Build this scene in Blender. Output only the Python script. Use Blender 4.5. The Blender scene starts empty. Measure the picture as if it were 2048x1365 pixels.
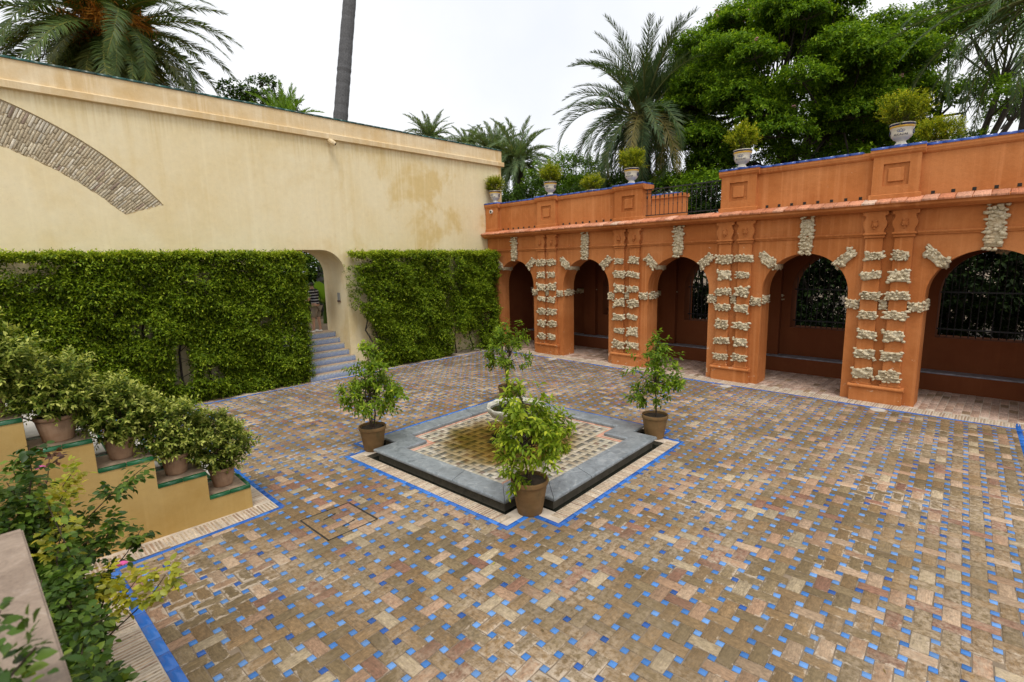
import bpy, bmesh, math, random
import numpy as np
from mathutils import Vector, Matrix, Euler

# ------------------------------------------------------------------ camera, world, sun, exposure
scene = bpy.context.scene
COL = scene.collection
rng = np.random.default_rng(11)
random.seed(5)
CAM_H = 3.5
cam_data = bpy.data.cameras.new('camera')
cam = bpy.data.objects.new('camera', cam_data)
COL.objects.link(cam)
RIGHT = Vector((0.70517, -0.70869, -0.02221))
UP = Vector((0.12605, 0.09447, 0.98752))
FWD = Vector((0.69774, 0.69917, -0.15594))
cm = Matrix((RIGHT, UP, -FWD)).transposed().to_4x4()
cm.translation = Vector((0, 0, CAM_H))
cam.matrix_world = cm
cam_data.sensor_width = 36.0
cam_data.lens = 17.76
cam_data.clip_start = 0.05
cam_data.clip_end = 1500
cam_data.dof.use_dof = True
cam_data.dof.focus_distance = 8.0
cam_data.dof.aperture_fstop = 2.8
scene.camera = cam

SUN_EL, SUN_AZ = math.radians(64), math.radians(232)   # azimuth of the sun, measured from +X towards +Y
world = bpy.data.worlds.new('World')
scene.world = world
world.use_nodes = True
wt = world.node_tree
wt.nodes.clear()
sky = wt.nodes.new('ShaderNodeTexSky')
sky.sky_type = 'NISHITA'
sky.sun_disc = False
sky.sun_elevation = SUN_EL
sky.sun_rotation = math.radians(90) - SUN_AZ
sky.air_density = 1.0
sky.dust_density = 6.0
sky.ozone_density = 1.0
hs = wt.nodes.new('ShaderNodeHueSaturation')
hs.inputs['Saturation'].default_value = 0.16
wmix = wt.nodes.new('ShaderNodeMixRGB')          # a thin even cloud deck
wmix.inputs[0].default_value = 0.6
wmix.inputs[2].default_value = (11.0, 11.2, 11.6, 1)
bg = wt.nodes.new('ShaderNodeBackground')
bg.inputs['Strength'].default_value = 0.12
wo = wt.nodes.new('ShaderNodeOutputWorld')
wt.links.new(sky.outputs[0], hs.inputs['Color'])
wt.links.new(hs.outputs[0], wmix.inputs[1])
wtc = wt.nodes.new('ShaderNodeTexCoord')          # soft structure in the cloud deck
wn = wt.nodes.new('ShaderNodeTexNoise')
wn.inputs['Scale'].default_value = 2.2
wn.inputs['Detail'].default_value = 5
wt.links.new(wtc.outputs['Generated'], wn.inputs['Vector'])
wr = wt.nodes.new('ShaderNodeValToRGB')
wr.color_ramp.elements[0].position = 0.3; wr.color_ramp.elements[0].color = (0.90, 0.92, 0.95, 1)
wr.color_ramp.elements[1].position = 0.62; wr.color_ramp.elements[1].color = (1.06, 1.05, 1.03, 1)
wt.links.new(wn.outputs['Fac'], wr.inputs['Fac'])
wm2 = wt.nodes.new('ShaderNodeMixRGB'); wm2.blend_type = 'MULTIPLY'; wm2.inputs[0].default_value = 1.0
wt.links.new(wmix.outputs[0], wm2.inputs[1])
wt.links.new(wr.outputs['Color'], wm2.inputs[2])
wt.links.new(wm2.outputs[0], bg.inputs['Color'])
wt.links.new(bg.outputs[0], wo.inputs['Surface'])

sd = bpy.data.lights.new('sun', 'SUN')
sd.energy = 1.5
sd.angle = math.radians(18)
sd.color = (1.0, 0.96, 0.9)
sun = bpy.data.objects.new('sun', sd)
COL.objects.link(sun)
sdir = Vector((math.cos(SUN_EL) * math.cos(SUN_AZ), math.cos(SUN_EL) * math.sin(SUN_AZ), math.sin(SUN_EL)))
sun.rotation_euler = sdir.to_track_quat('Z', 'Y').to_euler()
sun.location = (0, 0, 40)

scene.view_settings.view_transform = 'Standard'
scene.view_settings.look = 'None'
scene.view_settings.gamma = 1.0
scene.view_settings.exposure = 0.12
scene.view_settings.use_curve_mapping = False
scene.render.engine = 'CYCLES'
scene.cycles.use_denoising = True
scene.cycles.max_bounces = 8
scene.cycles.diffuse_bounces = 4
scene.cycles.transparent_max_bounces = 8
scene.cycles.sample_clamp_indirect = 6.0

# ------------------------------------------------------------------ helpers: objects
def wloc(o):
    v = Vector((0, 0, 0))
    while o is not None:
        v += o.location
        o = o.parent
    return v

def tag(o, label=None, cat=None, group=None, kind=None):
    if label: o['label'] = label
    if cat: o['category'] = cat
    if group: o['group'] = group
    if kind: o['kind'] = kind
    return o

def empty(name, loc, rz=0.0, label=None, cat=None, group=None):
    o = bpy.data.objects.new(name, None)
    COL.objects.link(o)
    o.empty_display_size = 0.2
    o.location = loc
    o.rotation_euler = (0, 0, rz)
    return tag(o, label, cat, group)

def link_mesh(name, me, parent=None, loc=(0, 0, 0)):
    o = bpy.data.objects.new(name, me)
    COL.objects.link(o)
    o.location = loc
    if parent is not None:
        o.parent = parent
    return o

def copy_tree(o, parent=None):
    c = o.copy()
    COL.objects.link(c)
    c.parent = parent
    for ch in list(o.children):
        copy_tree(ch, c)
    return c

class MB:
    """Collects simple solids and links them as one mesh object."""
    def __init__(self):
        self.v, self.f, self.mi = [], [], []
        self.cur = 0
    def add(self, vs, fs):
        n = len(self.v)
        self.v.extend([tuple(p) for p in vs])
        self.f.extend([tuple(n + i for i in f) for f in fs])
        self.mi.extend([self.cur] * len(fs))
    def box(self, x0, y0, z0, x1, y1, z1):
        vs = [(x0, y0, z0), (x1, y0, z0), (x1, y1, z0), (x0, y1, z0), (x0, y0, z1), (x1, y0, z1), (x1, y1, z1), (x0, y1, z1)]
        self.add(vs, [(3, 2, 1, 0), (4, 5, 6, 7), (0, 1, 5, 4), (1, 2, 6, 5), (2, 3, 7, 6), (3, 0, 4, 7)])
    def bbox(self, x0, y0, z0, x1, y1, z1, b=0.006):
        """box with chamfered edges (top, bottom and verticals)"""
        vs, fs = [], []
        def ring(z, i):
            return [(x0 + i, y0, z), (x1 - i, y0, z), (x1, y0 + i, z), (x1, y1 - i, z), (x1 - i, y1, z), (x0 + i, y1, z), (x0, y1 - i, z), (x0, y0 + i, z)]
        def inset(z):
            return [(x0 + b, y0 + b, z), (x1 - b, y0 + b, z), (x1 - b, y0 + b, z), (x1 - b, y1 - b, z), (x1 - b, y1 - b, z), (x0 + b, y1 - b, z), (x0 + b, y1 - b, z), (x0 + b, y0 + b, z)]
        vs = inset(z0) + ring(z0 + b, b) + ring(z1 - b, b) + inset(z1)
        for k in range(3):
            for i in range(8):
                j = (i + 1) % 8
                fs.append((k * 8 + i, k * 8 + j, (k + 1) * 8 + j, (k + 1) * 8 + i))
        fs.append((24, 25, 27, 29))
        fs.append((5, 3, 1, 0))
        self.add(vs, fs)
    def prism(self, poly, axis, t0, t1):
        """extrude a closed 2-D polygon along axis: axis 'x' takes (y,z), 'y' takes (x,z), 'z' takes (x,y)"""
        n = len(poly)
        def P(p, t):
            return {'x': (t, p[0], p[1]), 'y': (p[0], t, p[1]), 'z': (p[0], p[1], t)}[axis]
        vs = [P(p, t0) for p in poly] + [P(p, t1) for p in poly]
        fs = [tuple(range(n))[::-1], tuple(range(n, 2 * n))]
        for i in range(n):
            j = (i + 1) % n
            fs.append((i, j, n + j, n + i))
        self.add(vs, fs)
    def lathe(self, prof, cx=0, cy=0, cz=0, n=28, lobes=0, amp=0.0, cap=True):
        vs, fs = [], []
        for (r, z) in prof:
            for k in range(n):
                a = 2 * math.pi * k / n
                rr = r * (1 + amp * math.cos(lobes * a)) if lobes else r
                vs.append((cx + rr * math.cos(a), cy + rr * math.sin(a), cz + z))
        for i in range(len(prof) - 1):
            for k in range(n):
                k2 = (k + 1) % n
                fs.append((i * n + k, i * n + k2, (i + 1) * n + k2, (i + 1) * n + k))
        if cap:
            fs.append(tuple(range(n))[::-1])
            fs.append(tuple((len(prof) - 1) * n + k for k in range(n)))
        self.add(vs, fs)
    def tube(self, pts, rad, n=8):
        pts = [Vector(p) for p in pts]
        if not hasattr(rad, '__len__'):
            rad = [rad] * len(pts)
        vs, fs = [], []
        for i, p in enumerate(pts):
            d = (pts[min(i + 1, len(pts) - 1)] - pts[max(i - 1, 0)])
            if d.length < 1e-6: d = Vector((0, 0, 1))
            d.normalize()
            a = d.cross(Vector((0.13, 0.97, 0.2)))
            if a.length < 0.1: a = d.cross(Vector((1, 0, 0)))
            a.normalize()
            b = d.cross(a)
            for k in range(n):
                t = 2 * math.pi * k / n
                vs.append(p + (a * math.cos(t) + b * math.sin(t)) * rad[i])
        for i in range(len(pts) - 1):
            for k in range(n):
                k2 = (k + 1) % n
                fs.append((i * n + k, i * n + k2, (i + 1) * n + k2, (i + 1) * n + k))
        fs.append(tuple(range(n))[::-1])
        fs.append(tuple((len(pts) - 1) * n + k for k in range(n)))
        self.add(vs, fs)
    def ico(self, c, r, sub=1, sc=(1, 1, 1)):
        bm = bmesh.new()
        bmesh.ops.create_icosphere(bm, subdivisions=sub, radius=1.0)
        vs = [(c[0] + v.co.x * r * sc[0], c[1] + v.co.y * r * sc[1], c[2] + v.co.z * r * sc[2]) for v in bm.verts]
        fs = [tuple(v.index for v in f.verts) for f in bm.faces]
        bm.free()
        self.add(vs, fs)
    def mesh(self, name, mats, off=(0, 0, 0), smooth=False):
        me = bpy.data.meshes.new(name)
        off = Vector(off)
        me.from_pydata([tuple(Vector(p) - off) for p in self.v], [], self.f)
        for m in (mats if isinstance(mats, (list, tuple)) else [mats]):
            me.materials.append(m)
        if isinstance(mats, (list, tuple)):
            me.polygons.foreach_set('material_index', self.mi)
        if smooth:
            me.polygons.foreach_set('use_smooth', [True] * len(me.polygons))
        me.update()
        return me
    def build(self, name, mats, parent=None, local=False, smooth=False, fix=True):
        off = (0, 0, 0) if (local or parent is None) else wloc(parent)
        me = self.mesh(name, mats, off, smooth)
        if fix:
            bm = bmesh.new()
            bm.from_mesh(me)
            bmesh.ops.recalc_face_normals(bm, faces=bm.faces)
            bm.to_mesh(me)
            bm.free()
        return link_mesh(name, me, parent)

def np_mesh(name, V, F, mat, attrs=None, smooth=False):
    """V (n,3) float, F (m,3 or 4) int -> mesh; attrs: {name: (n,) float or (n,3)}"""
    me = bpy.data.meshes.new(name)
    V = np.ascontiguousarray(V, dtype=np.float32)
    F = np.ascontiguousarray(F, dtype=np.int32)
    k = F.shape[1]
    me.vertices.add(len(V))
    me.vertices.foreach_set('co', V.ravel())
    me.loops.add(F.size)
    me.loops.foreach_set('vertex_index', F.ravel())
    me.polygons.add(len(F))
    me.polygons.foreach_set('loop_start', np.arange(0, F.size, k, dtype=np.int32))
    if smooth:
        me.polygons.foreach_set('use_smooth', np.ones(len(F), dtype=bool))
    for an, arr in (attrs or {}).items():
        arr = np.asarray(arr, dtype=np.float32)
        if arr.ndim == 1:
            a = me.attributes.new(an, 'FLOAT', 'POINT'); a.data.foreach_set('value', arr)
        else:
            a = me.attributes.new(an, 'FLOAT_VECTOR', 'POINT'); a.data.foreach_set('vector', arr.ravel())
    me.materials.append(mat)
    me.update(calc_edges=True)
    return me

def unit(a):
    return a / np.maximum(np.linalg.norm(a, axis=-1, keepdims=True), 1e-9)

# ------------------------------------------------------------------ helpers: materials
def nd(t, typ, ins=None, **props):
    n = t.nodes.new(typ)
    for k, v in props.items():
        setattr(n, k, v)
    for k, v in (ins or {}).items():
        if isinstance(v, bpy.types.NodeSocket):
            t.links.new(v, n.inputs[k])
        else:
            n.inputs[k].default_value = v
    return n

def new_mat(name):
    m = bpy.data.materials.new(name)
    m.use_nodes = True
    t = m.node_tree
    return m, t, t.nodes['Principled BSDF']

def rgba(c):
    return (c[0], c[1], c[2], 1.0)

def noise(t, vec, scale, detail=4, rough=0.55, dist=0.0):
    n = nd(t, 'ShaderNodeTexNoise', {'Scale': scale, 'Detail': detail, 'Roughness': rough, 'Distortion': dist})
    if vec is not None: t.links.new(vec, n.inputs['Vector'])
    return n.outputs['Fac']

def mapping(t, vec, scale=(1, 1, 1), loc=(0, 0, 0), rot=(0, 0, 0)):
    return nd(t, 'ShaderNodeMapping', {'Vector': vec, 'Scale': scale, 'Location': loc, 'Rotation': rot}).outputs[0]

def ramp(t, fac, stops, interp='LINEAR'):
    n = nd(t, 'ShaderNodeValToRGB', {'Fac': fac})
    cr = n.color_ramp
    cr.interpolation = interp
    while len(cr.elements) < len(stops):
        cr.elements.new(0.5)
    for e, (p, c) in zip(cr.elements, stops):
        e.position = p
        e.color = rgba(c) if hasattr(c, '__len__') else (c, c, c, 1)
    return n.outputs['Color']

def mixc(t, fac, a, b, mode='MIX'):
    ins = {'Fac': fac}
    n = nd(t, 'ShaderNodeMixRGB', ins, blend_type=mode)
    for k, v in (('Color1', a), ('Color2', b)):
        if isinstance(v, bpy.types.NodeSocket): t.links.new(v, n.inputs[k])
        else: n.inputs[k].default_value = rgba(v)
    return n.outputs[0]

def mth(t, op, a, b=0.0, clamp=False):
    return nd(t, 'ShaderNodeMath', {0: a, 1: b}, operation=op, use_clamp=clamp).outputs[0]

def bump(t, bsdf, height, strength=0.3, dist=0.01, normal_in=None):
    n = nd(t, 'ShaderNodeBump', {'Height': height, 'Strength': strength, 'Distance': dist})
    if normal_in is not None: t.links.new(normal_in, n.inputs['Normal'])
    t.links.new(n.outputs[0], bsdf.inputs['Normal'])
    return n.outputs[0]

def world_pos(t):
    return nd(t, 'ShaderNodeNewGeometry').outputs['Position']

def attr(t, name, out='Fac'):
    return nd(t, 'ShaderNodeAttribute', attribute_name=name).outputs[out]

def plain(name, col, rough=0.6, metal=0.0, var=0.12, scale=6.0, bmp=0.15):
    """a coloured surface with slight mottling and fine relief"""
    m, t, b = new_mat(name)
    p = nd(t, 'ShaderNodeTexCoord').outputs['Object']
    f = noise(t, p, scale, 5)
    c = ramp(t, f, [(0.3, tuple(x * (1 - var) for x in col)), (0.7, tuple(min(1, x * (1 + var)) for x in col))])
    t.links.new(c, b.inputs['Base Color'])
    b.inputs['Roughness'].default_value = rough
    b.inputs['Metallic'].default_value = metal
    if bmp:
        bump(t, b, noise(t, p, scale * 8, 4), bmp, 0.004)
    return m

def plaster(name, base, ochre, pale, streak=0.5, patch=(0.52, 0.62), grime=None, bmp=0.25, zscale=0.1, xr=None, pk=0.75, flake=None, drip=None):
    """lime-washed render: broad mottling, ochre patches, vertical run marks"""
    m, t, b = new_mat(name)
    p = world_pos(t)
    broad = noise(t, p, 0.55, 5, 0.6, 0.4)
    c = mixc(t, ramp(t, broad, [(0.35, 0.0), (0.7, 1.0)]), base, pale)
    patchf = noise(t, mapping(t, p, (0.5, 0.5, 0.42), (3.7, 1.2, 9.1)), 1.0, 7, 0.62, 0.3)
    pm = ramp(t, patchf, [(patch[0], 0.0), (patch[1], 1.0)])
    if xr is not None:
        xx = nd(t, 'ShaderNodeSeparateXYZ', {0: p}).outputs[0]
        pm = mth(t, 'MULTIPLY', pm, nd(t, 'ShaderNodeMapRange', {'Value': xx, 'From Min': xr[0], 'From Max': xr[1], 'To Min': 0.3, 'To Max': 1.2}).outputs[0], True)
    c = mixc(t, mth(t, 'MULTIPLY', pm, pk), c, ochre)
    st = noise(t, mapping(t, p, (5.0, 5.0, zscale)), 1.6, 5, 0.6)
    sm = ramp(t, st, [(0.52, 0.0), (0.72, 1.0)])
    c = mixc(t, mth(t, 'MULTIPLY', sm, streak), c, tuple(min(1, x * 1.12) for x in pale))
    st2 = noise(t, mapping(t, p, (3.3, 3.3, zscale * 1.6), (7, 3, 1)), 1.3, 5, 0.6)
    c = mixc(t, mth(t, 'MULTIPLY', ramp(t, st2, [(0.55, 0.0), (0.75, 1.0)]), streak * 0.8), c, ochre)
    if drip is not None:       # rain runs below the string course, each of its own length
        zz = nd(t, 'ShaderNodeSeparateXYZ', {0: p}).outputs[2]
        ln = ramp(t, noise(t, mapping(t, p, (1.1, 1.1, 0.0)), 1.0, 4, 0.7), [(0.35, 0.05), (0.7, 1.0)])
        fall = nd(t, 'ShaderNodeMapRange', {'Value': mth(t, 'DIVIDE', mth(t, 'SUBTRACT', drip[0], zz), mth(t, 'ADD', mth(t, 'MULTIPLY', ln, drip[1]), 0.05)), 'From Min': 0.0, 'From Max': 1.0, 'To Min': 1.0, 'To Max': 0.0}).outputs[0]
        below = mth(t, 'LESS_THAN', zz, drip[0] + 0.02)
        run_ = ramp(t, noise(t, mapping(t, p, (14, 14, 0.25)), 1.0, 5, 0.65), [(0.40, 0.0), (0.60, 1.0)])
        c = mixc(t, mth(t, 'MULTIPLY', mth(t, 'MULTIPLY', fall, below), mth(t, 'MULTIPLY', run_, 0.6)), c, tuple(x * 0.9 for x in ochre))
    spots = noise(t, p, 23.0, 3, 0.6)
    c = mixc(t, mth(t, 'MULTIPLY', ramp(t, spots, [(0.3, 1.0), (0.42, 0.0)]), 0.12), c, tuple(x * 0.6 for x in ochre))
    fine = noise(t, p, 7.0, 6, 0.65)
    c = mixc(t, 0.16, c, ramp(t, fine, [(0.3, tuple(x * 0.72 for x in base)), (0.7, tuple(min(1, x * 1.2) for x in base))]))
    if flake is not None:      # paint lost in small flakes, mostly near the ground
        zz = nd(t, 'ShaderNodeSeparateXYZ', {0: p}).outputs[2]
        lowm = nd(t, 'ShaderNodeMapRange', {'Value': zz, 'From Min': 0.1, 'From Max': 1.6, 'To Min': 0.075, 'To Max': 0.0}).outputs[0]
        fk = mth(t, 'ADD', noise(t, mapping(t, p, (1, 1, 1.4), (5, 2, 8)), 4.5, 7, 0.68), lowm)
        c = mixc(t, ramp(t, fk, [(0.69, 0.0), (0.705, 0.85)]), c, flake)
        hair = noise(t, mapping(t, p, (2, 2, 2)), 1.3, 9, 0.8, 1.2)
        c = mixc(t, ramp(t, hair, [(0.492, 0.0), (0.5, 0.28), (0.508, 0.0)]), c, tuple(x * 0.4 for x in base))
    if grime is not None:
        z = nd(t, 'ShaderNodeSeparateXYZ', {0: p}).outputs[2]
        g = mth(t, 'ADD', mth(t, 'MULTIPLY', z, -1.0 / grime[0]), 1.0)
        g = mth(t, 'MULTIPLY', mth(t, 'ADD', g, mth(t, 'MULTIPLY', noise(t, p, 2.2, 6, 0.7), 1.4)), 1.0)
        c = mixc(t, ramp(t, g, [(grime[2], 0.0), (grime[2] + 0.25, 0.8)]), c, grime[1])
    t.links.new(c, b.inputs['Base Color'])
    b.inputs['Roughness'].default_value = 0.88
    b.inputs['Specular IOR Level'].default_value = 0.25
    h = mth(t, 'ADD', noise(t, p, 9.0, 6, 0.6), mth(t, 'MULTIPLY', noise(t, p, 60.0, 3), 0.25))
    bump(t, b, h, bmp, 0.02)
    return m

def piece_mat(name, stops, mortar=None, rough=0.75, wear=0.0, spec=0.35, bmp=0.4, pits=0.35, big=None, grain=True, shift=0.03):
    """material for small laid pieces: one random tint per piece, worn surface, mortar smeared over the rim"""
    m, t, b = new_mat(name)
    oi = nd(t, 'ShaderNodeObjectInfo').outputs['Random']
    r = mth(t, 'FRACT', mth(t, 'ADD', attr(t, 'rnd'), oi))
    loc = attr(t, 'loc', 'Vector')
    off = nd(t, 'ShaderNodeCombineXYZ', {0: mth(t, 'MULTIPLY', r, 71.0), 1: mth(t, 'MULTIPLY', r, 37.0), 2: 0.0}).outputs[0]
    v = nd(t, 'ShaderNodeVectorMath', {0: loc, 1: off}, operation='ADD').outputs[0]
    c = ramp(t, r, stops, 'CONSTANT')
    r2 = mth(t, 'FRACT', mth(t, 'MULTIPLY', r, 17.31))
    c = mixc(t, 1.0, c, ramp(t, r2, [(0.0, 0.78), (1.0, 1.16)]), 'MULTIPLY')
    if grain:
        gr = noise(t, mapping(t, v, (9, 50, 1)), 1.6, 5, 0.65, 0.8)
        c = mixc(t, 0.8, c, ramp(t, gr, [(0.3, 0.5), (0.7, 1.35)]), 'MULTIPLY')
        mot = noise(t, v, 22.0, 6, 0.72)
        c = mixc(t, 0.85, c, ramp(t, mot, [(0.3, 0.52), (0.7, 1.42)]), 'MULTIPLY')
    p = world_pos(t)
    if big is not None:
        bigf = noise(t, mapping(t, p, (1, 1, 1), (4.2, 8.8, 0)), 0.42, 5, 0.6, 0.5)
        c = mixc(t, ramp(t, bigf, [(0.42, 0.0), (0.66, 0.45)]), c, big)
        bl = mth(t, 'MULTIPLY', ramp(t, noise(t, mapping(t, p, (1, 1, 1), (9.3, 2.1, 0)), 0.7, 5, 0.6, 0.4), [(0.46, 0.0), (0.62, 1.0)]), ramp(t, noise(t, p, 18.0, 5, 0.7), [(0.40, 0.0), (0.60, 0.6)]))
        c = mixc(t, bl, c, (0.46, 0.36, 0.255))
        dk = mth(t, 'MULTIPLY', ramp(t, noise(t, mapping(t, p, (1, 1, 1), (2.3, 6.1, 0)), 1.3, 6, 0.65, 0.6), [(0.52, 0.0), (0.7, 1.0)]), ramp(t, noise(t, p, 30.0, 5, 0.75), [(0.45, 0.0), (0.6, 0.6)]))
        c = mixc(t, dk, c, (0.055, 0.045, 0.028))
    if pits:
        pn = noise(t, v, 95.0, 3, 0.7)
        c = mixc(t, mth(t, 'MULTIPLY', ramp(t, pn, [(0.28, 1.0), (0.4, 0.0)]), pits), c, (0.03, 0.022, 0.015))
    if mortar is not None:
        e = attr(t, 'edge')
        en = mth(t, 'ADD', e, mth(t, 'MULTIPLY', mth(t, 'SUBTRACT', noise(t, p, 11.0, 6, 0.72), 0.5), 0.17))
        lim = mth(t, 'MULTIPLY', ramp(t, noise(t, mapping(t, p, (1, 1, 1), (1.7, 0.4, 0)), 0.5, 4, 0.6), [(0.46, 0.0), (0.72, 1.0)]), wear)
        k = nd(t, 'ShaderNodeMapRange', {'Value': mth(t, 'SUBTRACT', mth(t, 'ADD', en, shift), lim), 'From Min': -0.004, 'From Max': 0.012, 'To Min': 0.72, 'To Max': 0.0}).outputs[0]
        c = mixc(t, k, c, mortar)
    t.links.new(c, b.inputs['Base Color'])
    b.inputs['Roughness'].default_value = rough
    b.inputs['Specular IOR Level'].default_value = spec
    if bmp:
        bump(t, b, mth(t, 'ADD', noise(t, v, 40.0, 5, 0.65), mth(t, 'MULTIPLY', noise(t, v, 150.0, 3), 0.4)), bmp, 0.006)
    return m

def leaf_mat(name, stops, trans=0.35, rough=0.42, spec=0.4, back=1.15):
    m, t, b = new_mat(name)
    oi = nd(t, 'ShaderNodeObjectInfo').outputs['Random']
    r = attr(t, 'rnd')
    c = ramp(t, r, stops)
    c = mixc(t, 1.0, c, ramp(t, mth(t, 'FRACT', mth(t, 'MULTIPLY', r, 23.7)), [(0.0, 0.72), (1.0, 1.28)]), 'MULTIPLY')
    c = mixc(t, 1.0, c, ramp(t, oi, [(0.0, 0.9), (1.0, 1.1)]), 'MULTIPLY')
    t.links.new(c, b.inputs['Base Color'])
    b.inputs['Roughness'].default_value = rough
    b.inputs['Specular IOR Level'].default_value = spec
    tr = nd(t, 'ShaderNodeBsdfTranslucent', {'Color': mixc(t, 1.0, c, (1.25, 1.25, 0.6), 'MULTIPLY')})
    mx = nd(t, 'ShaderNodeMixShader', {'Fac': trans, 1: b.outputs[0], 2: tr.outputs[0]})
    t.links.new(mx.outputs[0], t.nodes['Material Output'].inputs['Surface'])
    return m

M = {}
M['yellow'] = plaster('cream_render', (0.73, 0.605, 0.36), (0.62, 0.45, 0.18), (0.78, 0.69, 0.475), 0.32, (0.50, 0.60), xr=(6.0, 11.5), pk=0.9, drip=(7.37, 1.3))
M['yellow_top'] = plaster('cream_render_parapet', (0.68, 0.51, 0.28), (0.60, 0.41, 0.18), (0.76, 0.65, 0.46), 0.7, (0.45, 0.6), zscale=0.25)
M['ochre'] = plaster('ochre_render', (0.45, 0.295, 0.095), (0.38, 0.23, 0.06), (0.51, 0.355, 0.14), 0.35, (0.45, 0.6), bmp=0.18)
M['orange'] = plaster('orange_render', (0.49, 0.172, 0.048), (0.38, 0.118, 0.028), (0.55, 0.222, 0.08), 0.7, (0.44, 0.60), grime=(0.9, (0.40, 0.155, 0.06), 1.3), bmp=0.45, pk=0.95, flake=(0.62, 0.45, 0.30))
M['orange_shaded'] = plaster('orange_render_shaded', (0.15, 0.043, 0.013), (0.12, 0.032, 0.010), (0.18, 0.056, 0.019), 0.3, (0.46, 0.62), grime=(0.7, (0.40, 0.17, 0.08), 1.4), bmp=0.3)  # the orange render darkened: arcade shade put into the colour
BR = [(0.0, (0.225, 0.142, 0.066)), (0.2, (0.18, 0.126, 0.062)), (0.42, (0.25, 0.158, 0.076)), (0.56, (0.21, 0.152, 0.08)), (0.69, (0.36, 0.22, 0.135)), (0.80, (0.42, 0.29, 0.19)), (0.87, (0.25, 0.125, 0.08)), (0.945, (0.40, 0.315, 0.20))]
M['brick'] = piece_mat('worn_floor_brick', BR, mortar=(0.50, 0.41, 0.31), wear=0.06, big=(0.17, 0.125, 0.068), spec=0.3)
M['bluetile'] = piece_mat('glazed_blue_tile', [(0.0, (0.045, 0.16, 0.42)), (0.3, (0.07, 0.20, 0.48)), (0.55, (0.12, 0.26, 0.53)), (0.88, (0.022, 0.085, 0.30))], mortar=(0.5, 0.42, 0.34), wear=0.004, shift=0.06, rough=0.3, spec=0.4, bmp=0.15, pits=0.3, grain=False)
M['bluestrip'] = piece_mat('blue_border_tile', [(0.0, (0.022, 0.13, 0.46)), (0.5, (0.035, 0.17, 0.54)), (0.8, (0.015, 0.10, 0.40))], rough=0.25, spec=0.5, bmp=0.08, pits=0.08, grain=False)
M['soldier'] = piece_mat('soldier_brick', [(0.0, (0.46, 0.36, 0.25)), (0.3, (0.42, 0.31, 0.21)), (0.6, (0.50, 0.41, 0.30)), (0.85, (0.36, 0.25, 0.17))], rough=0.85, spec=0.2)
M['archbrick'] = piece_mat('old_arch_brick', [(0.0, (0.50, 0.42, 0.29)), (0.3, (0.56, 0.49, 0.36)), (0.6, (0.46, 0.38, 0.26)), (0.8, (0.60, 0.54, 0.43)), (0.95, (0.33, 0.25, 0.19))], mortar=(0.56, 0.47, 0.32), wear=0.03, shift=0.012, rough=0.9, spec=0.15, bmp=0.7, pits=0.2)
M['pavebrick'] = piece_mat('arcade_floor_brick', [(0.0, (0.42, 0.29, 0.22)), (0.35, (0.46, 0.33, 0.26)), (0.7, (0.38, 0.25, 0.18)), (0.9, (0.27, 0.18, 0.11))], mortar=(0.45, 0.36, 0.29), wear=0.02, rough=0.8, spec=0.25)
M['corntile'] = piece_mat('roof_brick_tile', [(0.0, (0.58, 0.26, 0.15)), (0.4, (0.54, 0.21, 0.11)), (0.7, (0.60, 0.31, 0.20)), (0.92, (0.62, 0.44, 0.33))], rough=0.9, spec=0.15, pits=0.5)
M['copeblue'] = piece_mat('glazed_cobalt_coping', [(0.0, (0.02, 0.06, 0.28)), (0.5, (0.03, 0.085, 0.36)), (0.8, (0.015, 0.045, 0.22))], rough=0.2, spec=0.5, bmp=0.1, pits=0.1, grain=False)
M['copegreen'] = piece_mat('glazed_dark_green_coping', [(0.0, (0.008, 0.055, 0.045)), (0.5, (0.012, 0.075, 0.06)), (0.8, (0.02, 0.05, 0.035))], rough=0.3, spec=0.4, bmp=0.1, pits=0.2, grain=False)
M['green'] = piece_mat('glazed_green_edge', [(0.0, (0.015, 0.10, 0.04)), (0.5, (0.02, 0.125, 0.05)), (0.8, (0.01, 0.08, 0.03))], rough=0.22, spec=0.5, bmp=0.08, pits=0.1, grain=False)
M['basintile'] = piece_mat('basin_mosaic', [(0.0, (0.43, 0.385, 0.29)), (0.4, (0.48, 0.43, 0.345)), (0.7, (0.38, 0.32, 0.23))], rough=0.25, spec=0.5, bmp=0.1, pits=0.15, grain=False)
M['basindark'] = piece_mat('basin_mosaic_dark', [(0.0, (0.13, 0.13, 0.115)), (0.4, (0.17, 0.165, 0.145)), (0.7, (0.20, 0.145, 0.11))], rough=0.25, spec=0.5, bmp=0.1, pits=0.1, grain=False)
M['basinpink'] = piece_mat('basin_pink_border', [(0.0, (0.55, 0.29, 0.20)), (0.5, (0.60, 0.34, 0.24)), (0.8, (0.52, 0.25, 0.16))], rough=0.35, spec=0.4, bmp=0.1, pits=0.15, grain=False)
M['mortar'] = plain('mortar', (0.20, 0.15, 0.10), 0.95, var=0.3, scale=5)
M['pinkmortar'] = plain('pale_mortar', (0.50, 0.42, 0.33), 0.95, var=0.25, scale=5)
M['terrazzo'] = plain('ledge_stone', (0.30, 0.22, 0.15), 0.85, var=0.35, scale=9)
M['marblewhite'] = plain('stair_marble', (0.50, 0.47, 0.42), 0.5, var=0.15, scale=7)
M['iron'] = plain('wrought_iron', (0.012, 0.012, 0.014), 0.45, 0.2, 0.3, 20)
M['dark'] = plain('dark_gap', (0.02, 0.017, 0.013), 0.9, var=0.3)
M['soil'] = plain('potting_soil', (0.045, 0.03, 0.018), 0.95, var=0.5, scale=25, bmp=0.6)
M['bark'] = plain('grey_brown_bark', (0.085, 0.062, 0.042), 0.9, var=0.4, scale=9, bmp=0.8)
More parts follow.
